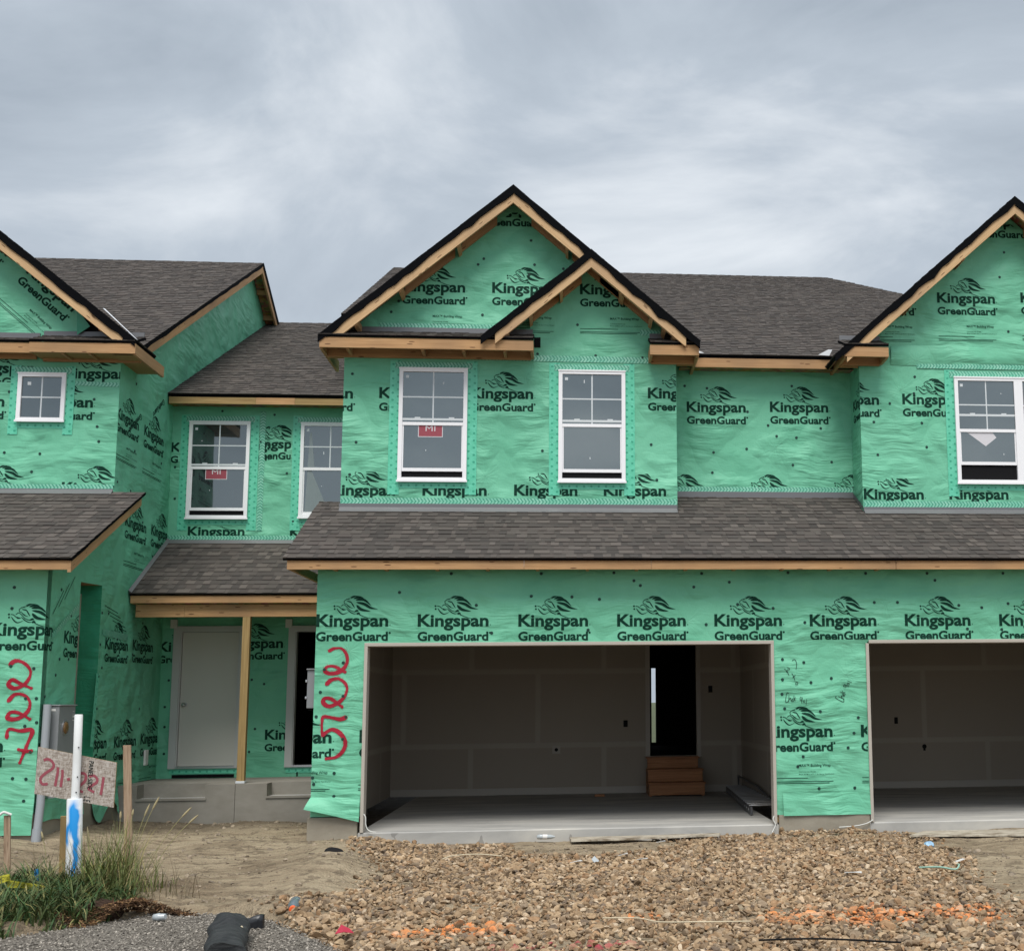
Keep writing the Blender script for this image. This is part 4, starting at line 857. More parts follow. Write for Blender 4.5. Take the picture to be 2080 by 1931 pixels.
bmx = MB(); board((XL + .08, 2.80, 2.94), (-3.0, 2.80, 2.94), (0, 0, -.175), (0, .09, 0), 'wood', bmx); board((-2.997, 2.80, 2.94), (XG, 2.80, 2.94), (0, 0, -.175), (0, .09, 0), 'wood', bmx); bmx.box(XL + .03, XG, 2.76, R3, 2.945, 2.96, 'osb'); bmx.build('porch_beam', H)
mb = MB(); mb.obox((-2.19, 2.80, .462), (.0, 0, 2.302), (.105, 0, 0), (0, .09, 0), 'wood_dark'); mb.box(-2.20, -2.075, 2.79, 2.90, .43, .462, 'white_metal'); mb.build('porch_post', H, bevel=.004)
# porch slab with two step pockets
mb = MB(); ZS = .43; p1, p2 = (-3.49, -2.58, .242), (-1.745, -.83, .255)
def slabblock(x0, x1, pk):
    a, b, z = pk
    mb.box(x0, x1, 2.98, R3, -.4, ZS, 'porch_concrete'); mb.box(x0, a, 2.70, 2.98, -.4, ZS, 'porch_concrete'); mb.box(b, x1, 2.70, 2.98, -.4, ZS, 'porch_concrete'); mb.box(a, b, 2.70, 2.98, -.4, z - .012, 'porch_concrete'); mb.box(a + .001, b - .001, 2.702, 2.979, z - .012, z, 'slab')
    mb.box(a - .01, b + .02, 2.685, 2.70, z - .025, z + .006, 'porch_concrete')
slabblock(XL, -2.178, p1); slabblock(-2.172, XG, p2); mb.build('porch_slab', H)
def door(x0, x1, z0, z1, closed):
    mb = MB(); y0 = R3 - .035
    for a, b in ((x0, x0 + .105), (x1 - .105, x1)): mb.box(a, b, y0, R3 + .12, z0, z1, 'frame_paint')
    mb.box(x0 + .105, x1 - .105, y0 + .001, R3 + .12, z1 - .09, z1, 'frame_paint'); mb.box(x0 + .105, x1 - .105, y0, R3 + .12, z0, z0 + .03, 'steel')
    for a, b in ((x0 + .105, x0 + .12), (x1 - .12, x1 - .105)): mb.box(a, b, y0 + .02, R3 + .1, z0 + .03, z1 - .09, 'frame_paint')
    for a in (x0 - .05, x1 - .045): mb.box(a, a + .095, y0 - .012, R3 - .001, z1 - .03, z1 + .10, 'white_scrap')
    d = mb.build('door', H, label='plain grey door' if closed else 'open doorway with a dark room behind')
    if closed:
        k = MB(); k.box(x0 + .124, x1 - .124, R3 + .02, R3 + .06, z0 + .034, z1 - .094, 'door_paint'); k.build('door_leaf', d, bevel=.003)
        k = MB(); xk, zk = x0 + .195, 1.53; k.tube([(xk, R3 + .02, zk), (xk, R3 + .01, zk)], .032, 'steel', 14); k.tube([(xk, R3 + .01, zk), (xk, R3 - .02, zk), (xk, R3 - .03, zk), (xk, R3 - .05, zk), (xk, R3 - .065, zk), (xk, R3 - .072, zk)], [.013, .013, .024, .031, .025, .008], 'steel', 14); k.build('knob', d)
    return d
door(*D1, True); door(*D2, False)
mb = MB(); mb.box(-3.51, -2.60, R3 - .012, R3 - .004, .437, .485, 'black'); mb.box(-1.68, -1.66, R3 - .012, R3 - .004, .437, .50, 'black'); mb.build('sill_gap', bw)
seam(bw, FR3, -3.55, .535, -2.5, .535, .08); seam(bw, FR3, -1.84, .53, -.85, .53, .08)
room(H, -2.1, -.62, R3 + .13, 8, .56, 2.9, 'hall', [], mat='black')  # walls coloured black so the hall reads as unlit
mb = MB(); ZR = lambda y: 6.295 + .5 * (y - 3.93)
roof_plane(mb, [(XL + .01, 3.93, 6.295), (-.6, 3.93, 6.295), (-.6, 10.0, ZR(10)), (XL + .01, 10.0, ZR(10))], .05, 71); mb.poly([(XL, 10, ZR(10)), (-.6, 10, ZR(10)), (-.6, 18, 6.0), (XL, 18, 6.0)], 'felt')
lr = mb.build('rear_roof', H)
for a, b, m in ((XL + .02, -2.42, 'wood_dark'), (-2.417, -1.83, 'wood'), (-1.827, -.7, 'wood_dark')): board((a, 3.955 - (.002 if m == 'wood' else 0), 6.275), (b, 3.955 - (.002 if m == 'wood' else 0), 6.275), (0, 0, -.13), (0, .038, 0), m).build('fascia_board', lr)
mb = MB(); mb.poly([(XL, 3.98, 6.15), (-.7, 3.98, 6.15), (-.7, R3, 6.17), (XL, R3, 6.17)], 'osb'); mb.poly([(-.95, R3, 6), (-.95, 14, 6), (-.95, 9.8, 10.3), (-.95, R3, 7.6)], 'wrap'); mb.build('soffit', lr)
# utility box on the hidden side wall of the middle garage
mb = MB(); mb.poly([(XG, 2.7, -.1), (XG, 0, -.1), (XG, 0, 3.2), (XG, 2.7, 3.9)], 'wrap'); mb.build('side_wall', H)
mb = MB(); mb.box(XG - .105, XG - .012, .10, .42, 1.47, 1.93, 'grey_box'); mb.box(XG - .115, XG - .012, .08, .44, 1.93, 1.945, 'grey_box')
for z in (1.78, 1.58): mb.box(XG - .125, XG - .10, .088, .10, z, z + .03, 'steel')
mb.box(XG - .09, XG - .02, .15, .3, 1.44, 1.47, 'black'); mb.build('meter_box', H, bevel=.004)

# ---------------- right house
Hr = thing('townhouse', 'right green wrapped townhouse with one tall gable over a double window', 'townhouse', (8.5, 0, -.13), 'row of unfinished green wrapped townhouses')
mb = MB(); mb.box(XS, 11.1, 0, .12, ZO, 3.175, 'wrap'); mb.box(11.1, 12.0, 0, .12, .1, 3.175, 'wrap')
put_logos(mb, FW, [(6.688, 2.425), (7.922, 2.419), (9.15, 2.414)], rect(XS, 11, ZO + .03, 3.1), False); w_ = mb.build('garage_wall', Hr)
nails(w_, FW, [(6.6, 2.72), (7.4, 2.68), (7.7, 2.65), (7.1, 3.0), (7.5, 2.38), (7.95, 2.37), (7.0, 3.09), (8.0, 3.09), (8.05, 2.7)])
mb = MB(); mb.box(XS, 11.12, -.0225, .16, ZO - .02, ZO + .022, 'jamb'); mb.box(XP + .02, XS, -.0225, .16, ZO - .02, ZO + .022, 'jamb'); mb.build('garage_door_frame', Hr, bevel=.003)
mb = MB(); mb.box(6.15, 11.3, -.01, 5.63, -.4, -.0015, 'slab'); mb.build('garage_slab', Hr, bevel=.012)
ri = room(Hr, 5.86, 11.6, .121, BK, .0, 2.9, 'garage_interior', floor=False)
mb = MB(); mb.box(5.87, 11.5, BK - .012, BK - .001, .0, .11, 'jamb'); mb.build('skirting', ri)
k = MB(); k.box(8.0, 8.06, BK - .006, BK + .02, 1.08, 1.19, 'black'); k.build('switch_box', ri)
k = MB(); stamp(k, BACKF, disc(0, 0, .04), 8.51, .69, rect(-9, 20, 0, 9), 'black', .008); k.box(8.49, 8.53, BK - .006, BK - .001, .62, .68, 'black'); k.build('outlet_hole', ri)
mb = MB(); gpr = [(.887, 1, 8.40 + .887 * 8.76), (-.887, 1, 8.40 - .887 * 8.76)]
mb.poly([(XS, U_, 4.05), (11.0, U_, 4.05), (11.0, U_, 6.48), (8.76, U_, 8.48), (XS, U_, 6.49)], 'wrap'); mb.poly([(XS, R2, 4.2), (XS, U_, 4.05), (XS, U_, 6.4), (XS, R2, 6.4)], 'wrap')
put_logos(mb, FU, [(6.49, 7.105), (7.69, 7.131), (8.927, 7.158)], rect(XS, 11, 6.3, 7.7) + gpr); put_logos(mb, FU, [(5.935, 5.617), (7.127, 5.632), (8.34, 5.65)], rect(XS, 11, 5.2, 6.1), False); put_logos(mb, FU, [(6.53, 4.268), (7.754, 4.274), (8.96, 4.28)], rect(XS, 11, 4.22, 4.56), False)
stamp(mb, FU, LOGO, 8.20, 8.30, rect(XS, 11, 7.9, 8.33) + gpr, 'ink'); put_logos(mb, WX, [(-1.72, 5.6)], rect(-R2 + .01, -U_ - .01, 5.2, 6.1), False)
rw_ = mb.build('upper_wall', Hr)
nails(rw_, FU, scatter_nails(6.6, 7.7, 4.5, 6.1, .36, .36, .55, 14) + scatter_nails(7.1, 9.0, 6.5, 8.0, .5, .4, .45, 17, [(6, 7.6, 7.0, 9)]) + [(6.7, 6.33), (6.9, 6.33), (7.05, 6.33), (7.6, 6.33), (7.9, 6.33)])
fl = MB(); n = 24; V = []                 # overlapping sheet edge: a real fold lying over the lower sheet
for j in range(5):
    for i in range(n + 1): f = i / n; V.append((6.98 + 4.0 * f, U_ - .008 - .022 * math.sin(j / 4 * math.pi) * (1 + .6 * noise.noise(Vector((f * 9, j, 2)))), 6.47 - .26 * j / 4 + .02 * math.sin(f * 9 + j)))
fl.mesh(V, [(j * (n + 1) + i, (j + 1) * (n + 1) + i, (j + 1) * (n + 1) + i + 1, j * (n + 1) + i + 1) for j in range(4) for i in range(n)], 'wrap'); fl.build('wrap_fold', rw_)
seam(rw_, FU, 7.35, 6.185, 10.9, 6.185, .07, 'tape_thin', .012); seam(rw_, FU, XS + .005, 4.195, 10.9, 4.195, .085, 'tape_thin', .009)
window_tape(rw_, FU, 7.878, 9.74, 4.49, 6.025)
window(Hr, 7.878, 8.80, 4.49, 6.025, U_ - .001, 5.25, .215, sticker='paper', lowtop=5.46, wide=9.74)
window(Hr, 8.823, 9.735, 4.492, 6.023, U_ - .0005, 5.25, .1, lowtop=5.31)
gable(Hr, 8.76, 8.58, 2.672, 2.672, .887, .9175, U_, (1.55, 5.95), 81)
pent(Hr, 6.222, 6.845, .9175, U_, 6.368, 15, left_ret=2, right_ret=True); pent(Hr, 10.6, 11.4, .9175, U_, 6.368, 16, left_ret=True)
mb = MB(); mb.box(6.24, XS - .01, U_ + .01, U_ + .04, 6.15, 6.37, 'wood_dark'); mb.build('soffit_block', rw_)
mb = MB(); roof_plane(mb, [(XS, YE, ZE), (12.3, YE, ZE), (12.3, U_, zg(U_)), (XS, U_, zg(U_))], .03, 44); rg = mb.build('garage_roof', Hr)
board((XS + .003, -.301, 3.234), (12.2, -.301, 3.234), (0, 0, -.122), (0, .038, 0)).build('fascia_board', rg)
mb = MB(); mb.box(XS, 11.0, U_ - .035, U_ - .012, zg(U_) - .02, 4.15, 'flashing'); mb.poly([(XS, U_ - .035, zg(U_) + .03), (11, U_ - .035, zg(U_) + .03), (11, U_ - .11, zg(U_ - .11) + .018), (XS, U_ - .11, zg(U_ - .11) + .018)], 'flashing'); mb.poly([(XS - .012, U_ - .03, zg(U_) + .02), (XS - .012, R2, zg(R2) + .02), (XS - .012, R2, 4.45), (XS - .012, U_ - .03, 4.16)], 'flashing'); mb.build('flashing', rg)
mb = MB(); mb.poly([(XS, -.29, 3.118), (12.2, -.29, 3.118), (12.2, 0, 3.15), (XS, 0, 3.15)], 'osb'); mb.build('soffit_framing', rg)

# ---------------- left house
Hl = thing('townhouse', 'left green wrapped townhouse with red 227 and a small square window', 'townhouse', (-6.0, 0, -.1), 'row of unfinished green wrapped townhouses')
mb = MB(); mb.box(-4.55, XL, 0, .12, .30, 3.175, 'wrap'); mb.box(-9.3, -4.55, 0, .12, 2.3, 3.175, 'wrap'); mb.box(-12, -9.3, 0, .12, .3, 3.175, 'wrap')
put_logos(mb, FW, [(-4.37, 2.364), (-5.58, 2.364)], rect(-9, XL, 2.0, 2.95), False); put_logos(mb, FW, [(-4.985, 1.01)], rect(-4.55, XL, .6, 1.7))
LRED = [[(30,1045),(60,1025),(100,1035),(132,1070),(130,1110),(100,1150),(50,1170),(18,1150),(40,1125),(80,1145),(135,1170)], [(15,1235),(50,1202),(95,1205),(125,1240),(113,1290),(60,1328),(8,1325),(25,1295),(70,1300),(122,1332)], [(0,1425),(12,1383),(70,1392),(132,1390),(105,1460),(62,1557)], [(58,1488),(95,1497),(124,1495)]]
LBX = lambda x, y: (-4.176 + x * .002178 + (y - 1045) * .00022, 2.018 - (y - 1045) * .002225)
strokes(mb, FW, LRED, LBX, .041, 'red_paint', rect(-4.55, XL, .4, 2.3))
lw = mb.build('garage_wall', Hl)
nails(lw, FW, [(-4.12, 2.93), (-4.13, 2.68), (-3.84, 1.97), (-3.91, 1.62), (-3.79, 1.62), (-3.77, 1.34), (-3.9, 1.3), (-4.0, .7), (-3.85, .69), (-3.82, 1.0), (-3.86, .44), (-4.1, 2.0)])
fl = MB()
flap(-4.55, XL, .42, .06, .05, .03, .03, 7); fl.build('wrap_flap', lw)
mb = MB(); mb.box(-4.55, XL - .005, .004, .2, -.4, .31, 'concrete'); mb.build('foundation', Hl, bevel=.006); mb = MB(); mb.box(XL - .2, XL + .012, .2, 2.7, -.4, .34, 'concrete'); mb.build('foundation', Hl, bevel=.006)
ZML = lambda y: 6.54 + .556 * (y - 2.14)
def ztop(y): return zg(y) - .05 if y < UL else (6.42 if y < 2.14 else ZML(min(y, 8.4)) - .1 - .556 * max(0, y - 8.4))
mb = MB()
def strip(y0, y1, za, zb, zc, zd): mb.poly([(XL, y0, za), (XL, y1, zb), (XL, y1, zc), (XL, y0, zd)], 'wrap')
strip(0, 1.0, .30, .30, ztop(1.0), ztop(0)); strip(1.0, 1.72, 3.09, 3.11, ztop(1.72), ztop(1.0)); strip(1.0, 1.72, .30, .30, .45, .45); strip(1.72, UL - .001, .30, .30, ztop(UL - .001), ztop(1.72)); strip(UL - .001, 2.14, .3, .3, 6.44, 6.42); strip(2.14, R3, .3, .3, ztop(R3), 6.44); strip(R3, 8.4, .3, .3, ztop(8.4), ztop(R3)); strip(8.4, 15, .3, .3, ztop(15), ztop(8.4))
nx0 = XL - .32; mb.poly([(nx0, 1.0, .45), (nx0, 1.72, .45), (nx0, 1.72, 3.11), (nx0, 1.0, 3.09)], 'wrap_dark'); mb.poly([(nx0, 1.72, .45), (XL, 1.72, .45), (XL, 1.72, 3.11), (nx0, 1.72, 3.11)], 'wrap_dark'); mb.poly([(XL, 1.0, .45), (nx0, 1.0, .45), (nx0, 1.0, 3.09), (XL, 1.0, 3.09)], 'wrap_dark'); mb.poly([(nx0, 1.0, 3.09), (nx0, 1.72, 3.11), (XL, 1.72, 3.11), (XL, 1.0, 3.09)], 'osb'); mb.poly([(nx0, 1.0, .45), (XL, 1.0, .45), (XL, 1.72, .45), (nx0, 1.72, .45)], 'wrap_dark')
sd_ = rect(.0, R3, .3, 7)
put_logos(mb, EX, [(1.907, 5.448), (3.001, 5.445), (2.434, 4.03), (3.514, 4.048)], rect(UL + .01, R3 - .005, 3.3, 6.2)); put_logos(mb, EX, [(.574, 2.305)], rect(.2, .995, 1.9, 2.95), False); put_logos(mb, EX, [(1.934, 2.29), (2.984, 2.314)], rect(1.93, R3, 1.9, 2.95), False); put_logos(mb, EX, [(1.32, .97), (2.457, .963), (3.51, .976)], rect(1.73, R3, .4, 1.7)); put_logos(mb, EX, [(.02, .98)], rect(.02, .95, .6, 1.1), False); put_logos(mb, EX, [(-.633, 2.364)], rect(.003, .4, 2.1, 2.9), False)
for a, z in ((2.25, 5.3), (3.2, 5.75)): stamp(mb, EX, text_polys('GreenGuard', .62, .10, .022), a + .58, z + .42, rect(UL, R3, 4, 6.6), 'ink', .003, R(215), .9)
for i in range(5): a0 = .55 + i * .16; stamp(mb, EX, [[(0, 0), (.42, 0), (.42, .012), (0, .012)]], a0 - .35 + .4 * (i > 2), 2.62 + .1 * i, rect(.02, .98, 2.5, 3.3), 'ink', .003, R(48)); stamp(mb, EX, [[(0, 0), (.5, 0), (.5, .01), (0, .01)]], 1.85 + .1 * i, 2.85 - .06 * i, rect(1.75, 2.7, 2.4, 3.2), 'ink', .003, R(-8))
lsw = mb.build('side_wall', Hl)
nails(lsw, EX, scatter_nails(.1, .95, .6, 3.0, .3, .36, .6, 21) + scatter_nails(1.85, 4.1, .6, 2.9, .5, .4, .5, 22) + scatter_nails(2.0, 4.15, 3.2, 6.2, .55, .45, .5, 23) + [(1.76, 2.75 - .42 * i) for i in range(5)])
seam(lsw, EX, .2, 2.36, .96, 2.78, .07, 'tape_thin', .006); seam(lsw, EX, 1.64, 1.0, 1.72, 1.95, .1, 'tape', .006); seam(lsw, EX, 1.8, 2.5, 2.75, 2.47, .09, 'tape_thin', .006)
fl = MB(); n = 18; V = []
for j in range(6):
    for i in range(n + 1): f = i / n; V.append((XL + .006 + .05 * (j / 5) ** 1.5 * (1 + .7 * noise.noise(Vector((f * 5, j * .5, 4)))), 1.7 + f * .95, .5 - (.37 + .12 * math.sin(f * 7) * (j / 5)) * j / 5))
fl.mesh(V, [(j * (n + 1) + i, j * (n + 1) + i + 1, (j + 1) * (n + 1) + i + 1, (j + 1) * (n + 1) + i) for j in range(5) for i in range(n)], 'wrap'); fl.build('wrap_flap', lsw); fl = MB()
V = []
for j in range(5):
    for i in range(n + 1): f = i / n; V.append((XL + .008 + .03 * (j / 4) * (1 + .7 * noise.noise(Vector((f * 5, j * .5, 9)))), .02 + f * 1.4, .42 - .25 * j / 4 + .02 * math.sin(f * 6)))
fl.mesh(V, [(j * (n + 1) + i, j * (n + 1) + i + 1, (j + 1) * (n + 1) + i + 1, (j + 1) * (n + 1) + i) for j in range(4) for i in range(n)], 'wrap'); fl.build('wrap_flap', lsw)
mb = MB(); LZ, LS = 6.442, .8055
mb.poly([(-12, UL, 4.3), (XL, UL, 4.3), (XL, UL, 6.52), (-6.03, UL, 8.40), (-8.5, UL, 6.4), (-12, UL, 6.4)], 'wrap')
put_logos(mb, FUL, [(-4.509, 5.999), (-5.73, 6.06)], rect(-9, XL, 5.93, 6.4), False); put_logos(mb, FUL, [(-4.94, 5.592), (-6.1, 5.59)], rect(-9, XL, 5.2, 5.92), False); put_logos(mb, FUL, [(-4.43, 4.40), (-5.65, 4.40)], rect(-9, XL, 4.45, 4.8), False)
gpl = [(LS, 1, 8.36 - LS * 6.03)]
put_logos(mb, FUL, [(-5.08, 7.50, R(-41)), (-6.0, 8.28, R(-41))], rect(-9, -4.22, 6.62, 9) + gpl)
mb.poly([(-4.28, UL - .005, 6.63), (XL, UL - .005, 6.63), (XL, UL - .005, 6.66), (-4.33, UL - .005, 7.0)], 'black'); mb.poly([(-4.36, UL - .03, 6.98), (-4.16, UL - .06, 6.72), (-4.33, UL - .05, 6.60)], 'wrap_dark')  # black sheet over the wall paints the dark attic where wrap is missing
ulw = mb.build('upper_wall', Hl)
nails(ulw, FUL, scatter_nails(-5.3, -3.8, 4.6, 5.9, .4, .35, .5, 31, [(-5.15, -4.35, 5.3, 6.2)]) + [(-4.4, 6.3), (-4.75, 6.28)])
seam(ulw, FUL, -5.6, 4.47, XL - .01, 4.47, .085, 'tape_thin', .009); seam(ulw, FUL, -4.4, 5.93, XL - .01, 5.91, .06, 'tape_thin', .006)
window_tape(ulw, FUL, -5.072, -4.445, 5.38, 6.055, .13); window(Hl, -5.072, -4.445, 5.38, 6.055, UL - .001, 0, 0, 'fixed')
gable(Hl, -6.03, LZ + LS * 2.6, 2.6, 2.6, LS, 1.55, UL, (2.4, 5.9), 91)
pent(Hl, -4.80, -3.425, 1.55, UL, 6.42, 25, right_ret=2, blocks=(-4.4, -4.05)); pent(Hl, -9.0, -4.81, 1.70, UL, 6.45, 26)
mb = MB(); mb.poly([(XL, 1.6, 6.24), (-3.44, 1.6, 6.24), (-3.44, 2.6, 6.24), (XL, 2.6, 6.24)], 'wood_dark'); mb.poly([(-4.8, 1.6, 6.26), (XL, 1.6, 6.26), (XL, UL, 6.26), (-4.8, UL, 6.26)], 'wood_dark'); mb.build('soffit', ulw)
mb = MB(); roof_plane(mb, [(-12, YE, ZE), (-3.355, YE, ZE), (-3.325, UL, zg(UL)), (-12, UL, zg(UL))], .03, 101); gl_ = mb.build('garage_roof', Hl)
board((-12, -.302, 3.234), (-3.41, -.302, 3.234), (0, 0, -.122), (0, .038, 0)).build('fascia_board', gl_)
mb = MB(); mb.obox((-3.41, -.303, 3.215), (0, UL + .30, SG * (UL + .30)), (0, 0, -.135), (.038, 0, 0), 'wood'); mb.build('rake_board', gl_)
mb = MB(); n = 12
for i in range(n):
    ya, yb_ = -.33 + (UL + .33) * i / n, -.33 + (UL + .33) * (i + 1) / n; la, lb = [.045 + .03 * abs(noise.noise(Vector((k * .9, 3, 3)))) for k in (i, i + 1)]
    mb.poly([(-3.355, ya, zg(ya) + .004), (-3.35, yb_, zg(yb_) + .004), (-3.362, yb_, zg(yb_) - lb), (-3.362, ya, zg(ya) - la)], 'felt')
mb.build('roofing_felt', gl_)
mb = MB(); mb.poly([(-12, -.29, 3.118), (-3.41, -.29, 3.118), (-3.41, 0, 3.15), (-12, 0, 3.15)], 'osb'); mb.poly([(XL, -.26, 3.12), (-3.41, -.26, 3.12), (-3.41, UL, zg(UL) - .12), (XL, UL, zg(UL) - .12)], 'osb'); mb.build('soffit_framing', gl_)
mb = MB(); mb.box(-12, XL - .01, UL - .035, UL - .012, zg(UL) - .03, 4.45, 'flashing'); mb.poly([(-12, UL - .035, zg(UL) + .03), (XL, UL - .035, zg(UL) + .03), (XL, UL - .11, zg(UL - .11) + .018), (-12, UL - .11, zg(UL - .11) + .018)], 'flashing'); mb.build('flashing', gl_)
XR = -3.5
mb = MB(); roof_plane(mb, [(-12, 1.95, ZML(1.95)), (XR, 1.95, ZML(1.95)), (XR, 8.4, ZML(8.4)), (-12, 8.4, ZML(8.4))], .05, 111); mb.poly([(-12, 8.4, ZML(8.4)), (XR, 8.4, ZML(8.4)), (XR, 15, ZML(8.4) - .556 * 6.6), (-12, 15, ZML(8.4) - .556 * 6.6)], 'felt')
mb.poly([(XL, 8.4, ZML(8.4) - .07), (XR, 8.4, ZML(8.4) - .07), (XR, 15, ZML(8.4) - .556 * 6.6 - .07), (XL, 15, ZML(8.4) - .556 * 6.6 - .07)], 'osb'); mmr = mb.build('main_roof', Hl)
mb = MB(); y0_, y1_ = 2.0, 8.4
mb.obox((XR - .045, y0_, ZML(y0_) - .045), (0, y1_ - y0_, .556 * (y1_ - y0_)), (0, 0, -.15), (.038, 0, 0), 'wood'); mb.build('rake_board', mmr)
mb = MB(); mb.obox((XR - .045, y1_ + .001, ZML(y1_) - .085), (0, 6.4, -.556 * 6.4), (0, 0, -.13), (.038, 0, 0), 'wood'); mb.build('rake_board', mmr)
mb = MB(); n = 30
for i in range(n):
    ya, yb_ = 1.95 + 6.45 * i / n, 1.95 + 6.45 * (i + 1) / n; la, lb = [.055 + .06 * abs(noise.noise(Vector((k * .7, 8, 3)))) for k in (i, i + 1)]
    mb.poly([(XR + .004, ya, ZML(ya) + .012), (XR + .004, yb_, ZML(yb_) + .012), (XR - .002, yb_, ZML(yb_) - lb), (XR - .002, ya, ZML(ya) - la)], 'felt')
for i in range(8):
    ya, yb_ = 8.4 + .8 * i, 9.2 + .8 * i; mb.poly([(XR + .004, ya, ZML(8.4) - .556 * (ya - 8.4) + .012), (XR + .004, yb_, ZML(8.4) - .556 * (yb_ - 8.4) + .012), (XR - .002, yb_, ZML(8.4) - .556 * (yb_ - 8.4) - .10), (XR - .002, ya, ZML(8.4) - .556 * (ya - 8.4) - .10)], 'felt')
mb.build('roofing_felt', mmr)
mb = MB()
for k in range(4): y = 8.9 + k * .6; mb.box(XL + .004, XR - .05, y, y + .038, ZML(8.4) - .556 * (y - 8.4) - .19, ZML(8.4) - .556 * (y - 8.4) - .09, 'wood')
mb.build('lookout', mmr)
mb = MB(); mb.poly([(-3.43, 1.56, 6.46), (-3.40, 1.56, 6.44), (-3.98, 1.90, 6.98), (-4.01, 1.90, 6.99)], 'white_metal'); mb.build('valley_metal', mmr)
li = room(Hl, -9.75, -4.10, .121, BK, .0, 2.9, 'garage_interior', floor=False)
mb = MB(); mb.box(-9.74, -4.11, BK - .012, BK - .001, .0, .11, 'jamb'); mb.build('skirting', li)
mb = MB(); mb.box(-9.35, -4.5, -.01, 5.63, -.4, -.0015, 'slab'); mb.build('garage_slab', Hl, bevel=.012)
mb = MB(); mb.box(-4.57, -4.53, -.022, .16, .0, 2.28, 'jamb'); mb.box(-9.32, -4.53, -.0225, .16, 2.28, 2.322, 'jamb'); mb.box(-9.32, -9.28, -.022, .16, .0, 2.28, 'jamb'); mb.build('garage_door_frame', Hl, bevel=.003)
# meter box, conduit and small outlet on the side wall
mb = MB(); mb.box(XL + .01, XL + .16, .155, .64, .82, 1.53, 'grey_box'); mb.box(XL + .01, XL + .175, .14, .655, 1.53, 1.545, 'grey_box')
mt = mb.build('meter_box', Hl, bevel=.005)
k = MB(); k.tube([(XL + .155, .345, 1.27), (XL + .172, .345, 1.27)], .088, 'steel', 24); k.tube([(XL + .165, .345, 1.27), (XL + .18, .345, 1.27), (XL + .19, .345, 1.27)], [.074, .07, .04], 'amber', 24); k.build('meter_window', mt)
k = MB(); pl = east(XL + .161); 
for y_, z_, w_2, h_ in ((.55, 1.46, .05, .006), (.55, 1.43, .05, .006), (.55, 1.39, .05, .025), (.55, 1.35, .05, .012), (.33, .93, .06, .012)): k.poly([pl(y_, z_, .002), pl(y_ + w_2, z_, .002), pl(y_ + w_2, z_ + h_, .002), pl(y_, z_ + h_, .002)], 'white_scrap')
k.poly([(XL + .02, .153, 1.47), (XL + .12, .153, 1.47), (XL + .12, .153, 1.495), (XL + .02, .153, 1.495)], 'white_scrap'); k.build('printed_label', mt)
mb = MB(); mb.tube([(XL + .06, .06, 1.55), (XL + .06, .05, 1.0), (XL + .06, .03, .4), (XL + .055, .0, .12)], .045, 'grey_pvc', 14); mb.tube([(XL + .055, .0, .12), (XL + .05, -.02, -.12)], .054, 'grey_pvc', 14); mb.tube([(XL + .075, .27, .84), (XL + .075, .27, .70), (XL + .075, .26, .45)], [.05, .045, .045], 'grey_pvc', 12); mb.build('conduit', Hl)
mb = MB(); mb.box(XL + .004, XL + .035, 3.66, 3.78, .66, .88, 'white_scrap'); mb.build('outlet_cover', Hl, bevel=.004)

# ------------------------------------------------------------------ things standing or lying about
def single(mb, name, label, cat, loc, group=None, bevel=0): return tag(mb.build(name, None, loc, bevel), label, cat, group)
def lathe(mb, prof, o, ax, m, n=20):            # prof: (distance along axis, radius)
    o, ax = Vector(o), Vector(ax).normalized(); mb.tube([o + ax * d for d, r in prof], [r for d, r in prof], m, n)
# garage: wooden steps, extension ladder, scrap
t_ = thing('wooden_steps', 'brown wooden steps of three risers under the inner doorway of the garage', 'steps', (4.2, 5.0, 0))
for x0, x1, y0, y1, z0, z1 in ((3.725, 4.615, 4.70, 4.738, .02, .19), (3.725, 4.615, 5.0, 5.038, .215, .385), (3.735, 4.575, 5.34, 5.378, .41, .565)):
    k = MB(); k.box(x0, x1, y0, y1, z0, z1, 'step_wood'); k.build('riser', t_, bevel=.003)
for x0, x1, y0, y1, z1 in ((3.715, 4.63, 4.69, 5.0, .215), (3.715, 4.63, 4.985, 5.34, .41), (3.72, 4.60, 5.325, 5.61, .592)):
    k = MB(); k.box(x0, x1, y0, y1, z1 - .026, z1, 'step_wood'); k.build('tread', t_, bevel=.003)
for x in (3.73, 4.575):
    k = MB(); k.box(x, x + .035, 4.739, 5.61, .0, .188, 'step_wood'); k.box(x, x + .035, 5.039, 5.61, .189, .383, 'step_wood'); k.build('stringer', t_)
t_ = thing('ladder', 'dark metal extension ladder lying flat on the garage floor by the right wall', 'ladder', (5.0, 3.2, 0))
a0, a1, b0, b1 = Vector((4.835, 1.15, .012)), Vector((5.02, 5.2, .012)), Vector((5.255, 1.15, .012)), Vector((5.30, 5.2, .012))
for p, q in ((a0, a1), (b0, b1)):
    k = MB(); k.obox(p, q - p, (.03, 0, 0), (0, 0, .10), 'ladder_metal'); k.build('rail', t_, bevel=.003)
for i in range(15):
    f = (i + .5) / 15; k = MB(); k.tube([a0.lerp(a1, f) + Vector((-.008, 0, .112)), b0.lerp(b1, f) + Vector((.02, 0, .112))], .011, 'steel', 8); o = k.build('rung', t_)
    k = MB(); p = a0.lerp(a1, f) + Vector((-.012, 0, .06)); k.tube([p, p + Vector((-.004, 0, 0))], .014, 'mortar_dots', 8); k.build('rivet', o)
k = MB(); k.tube([a1.lerp(b1, .75) + Vector((0, 0, .06)), a1.lerp(b1, .75) + Vector((0, .02, .26)), b0.lerp(b1, .6) + Vector((.02, 0, .2)), b0.lerp(b1, .3) + Vector((.02, 0, .11))], .016, 'ladder_metal', 6); k.build('support_bar', t_)
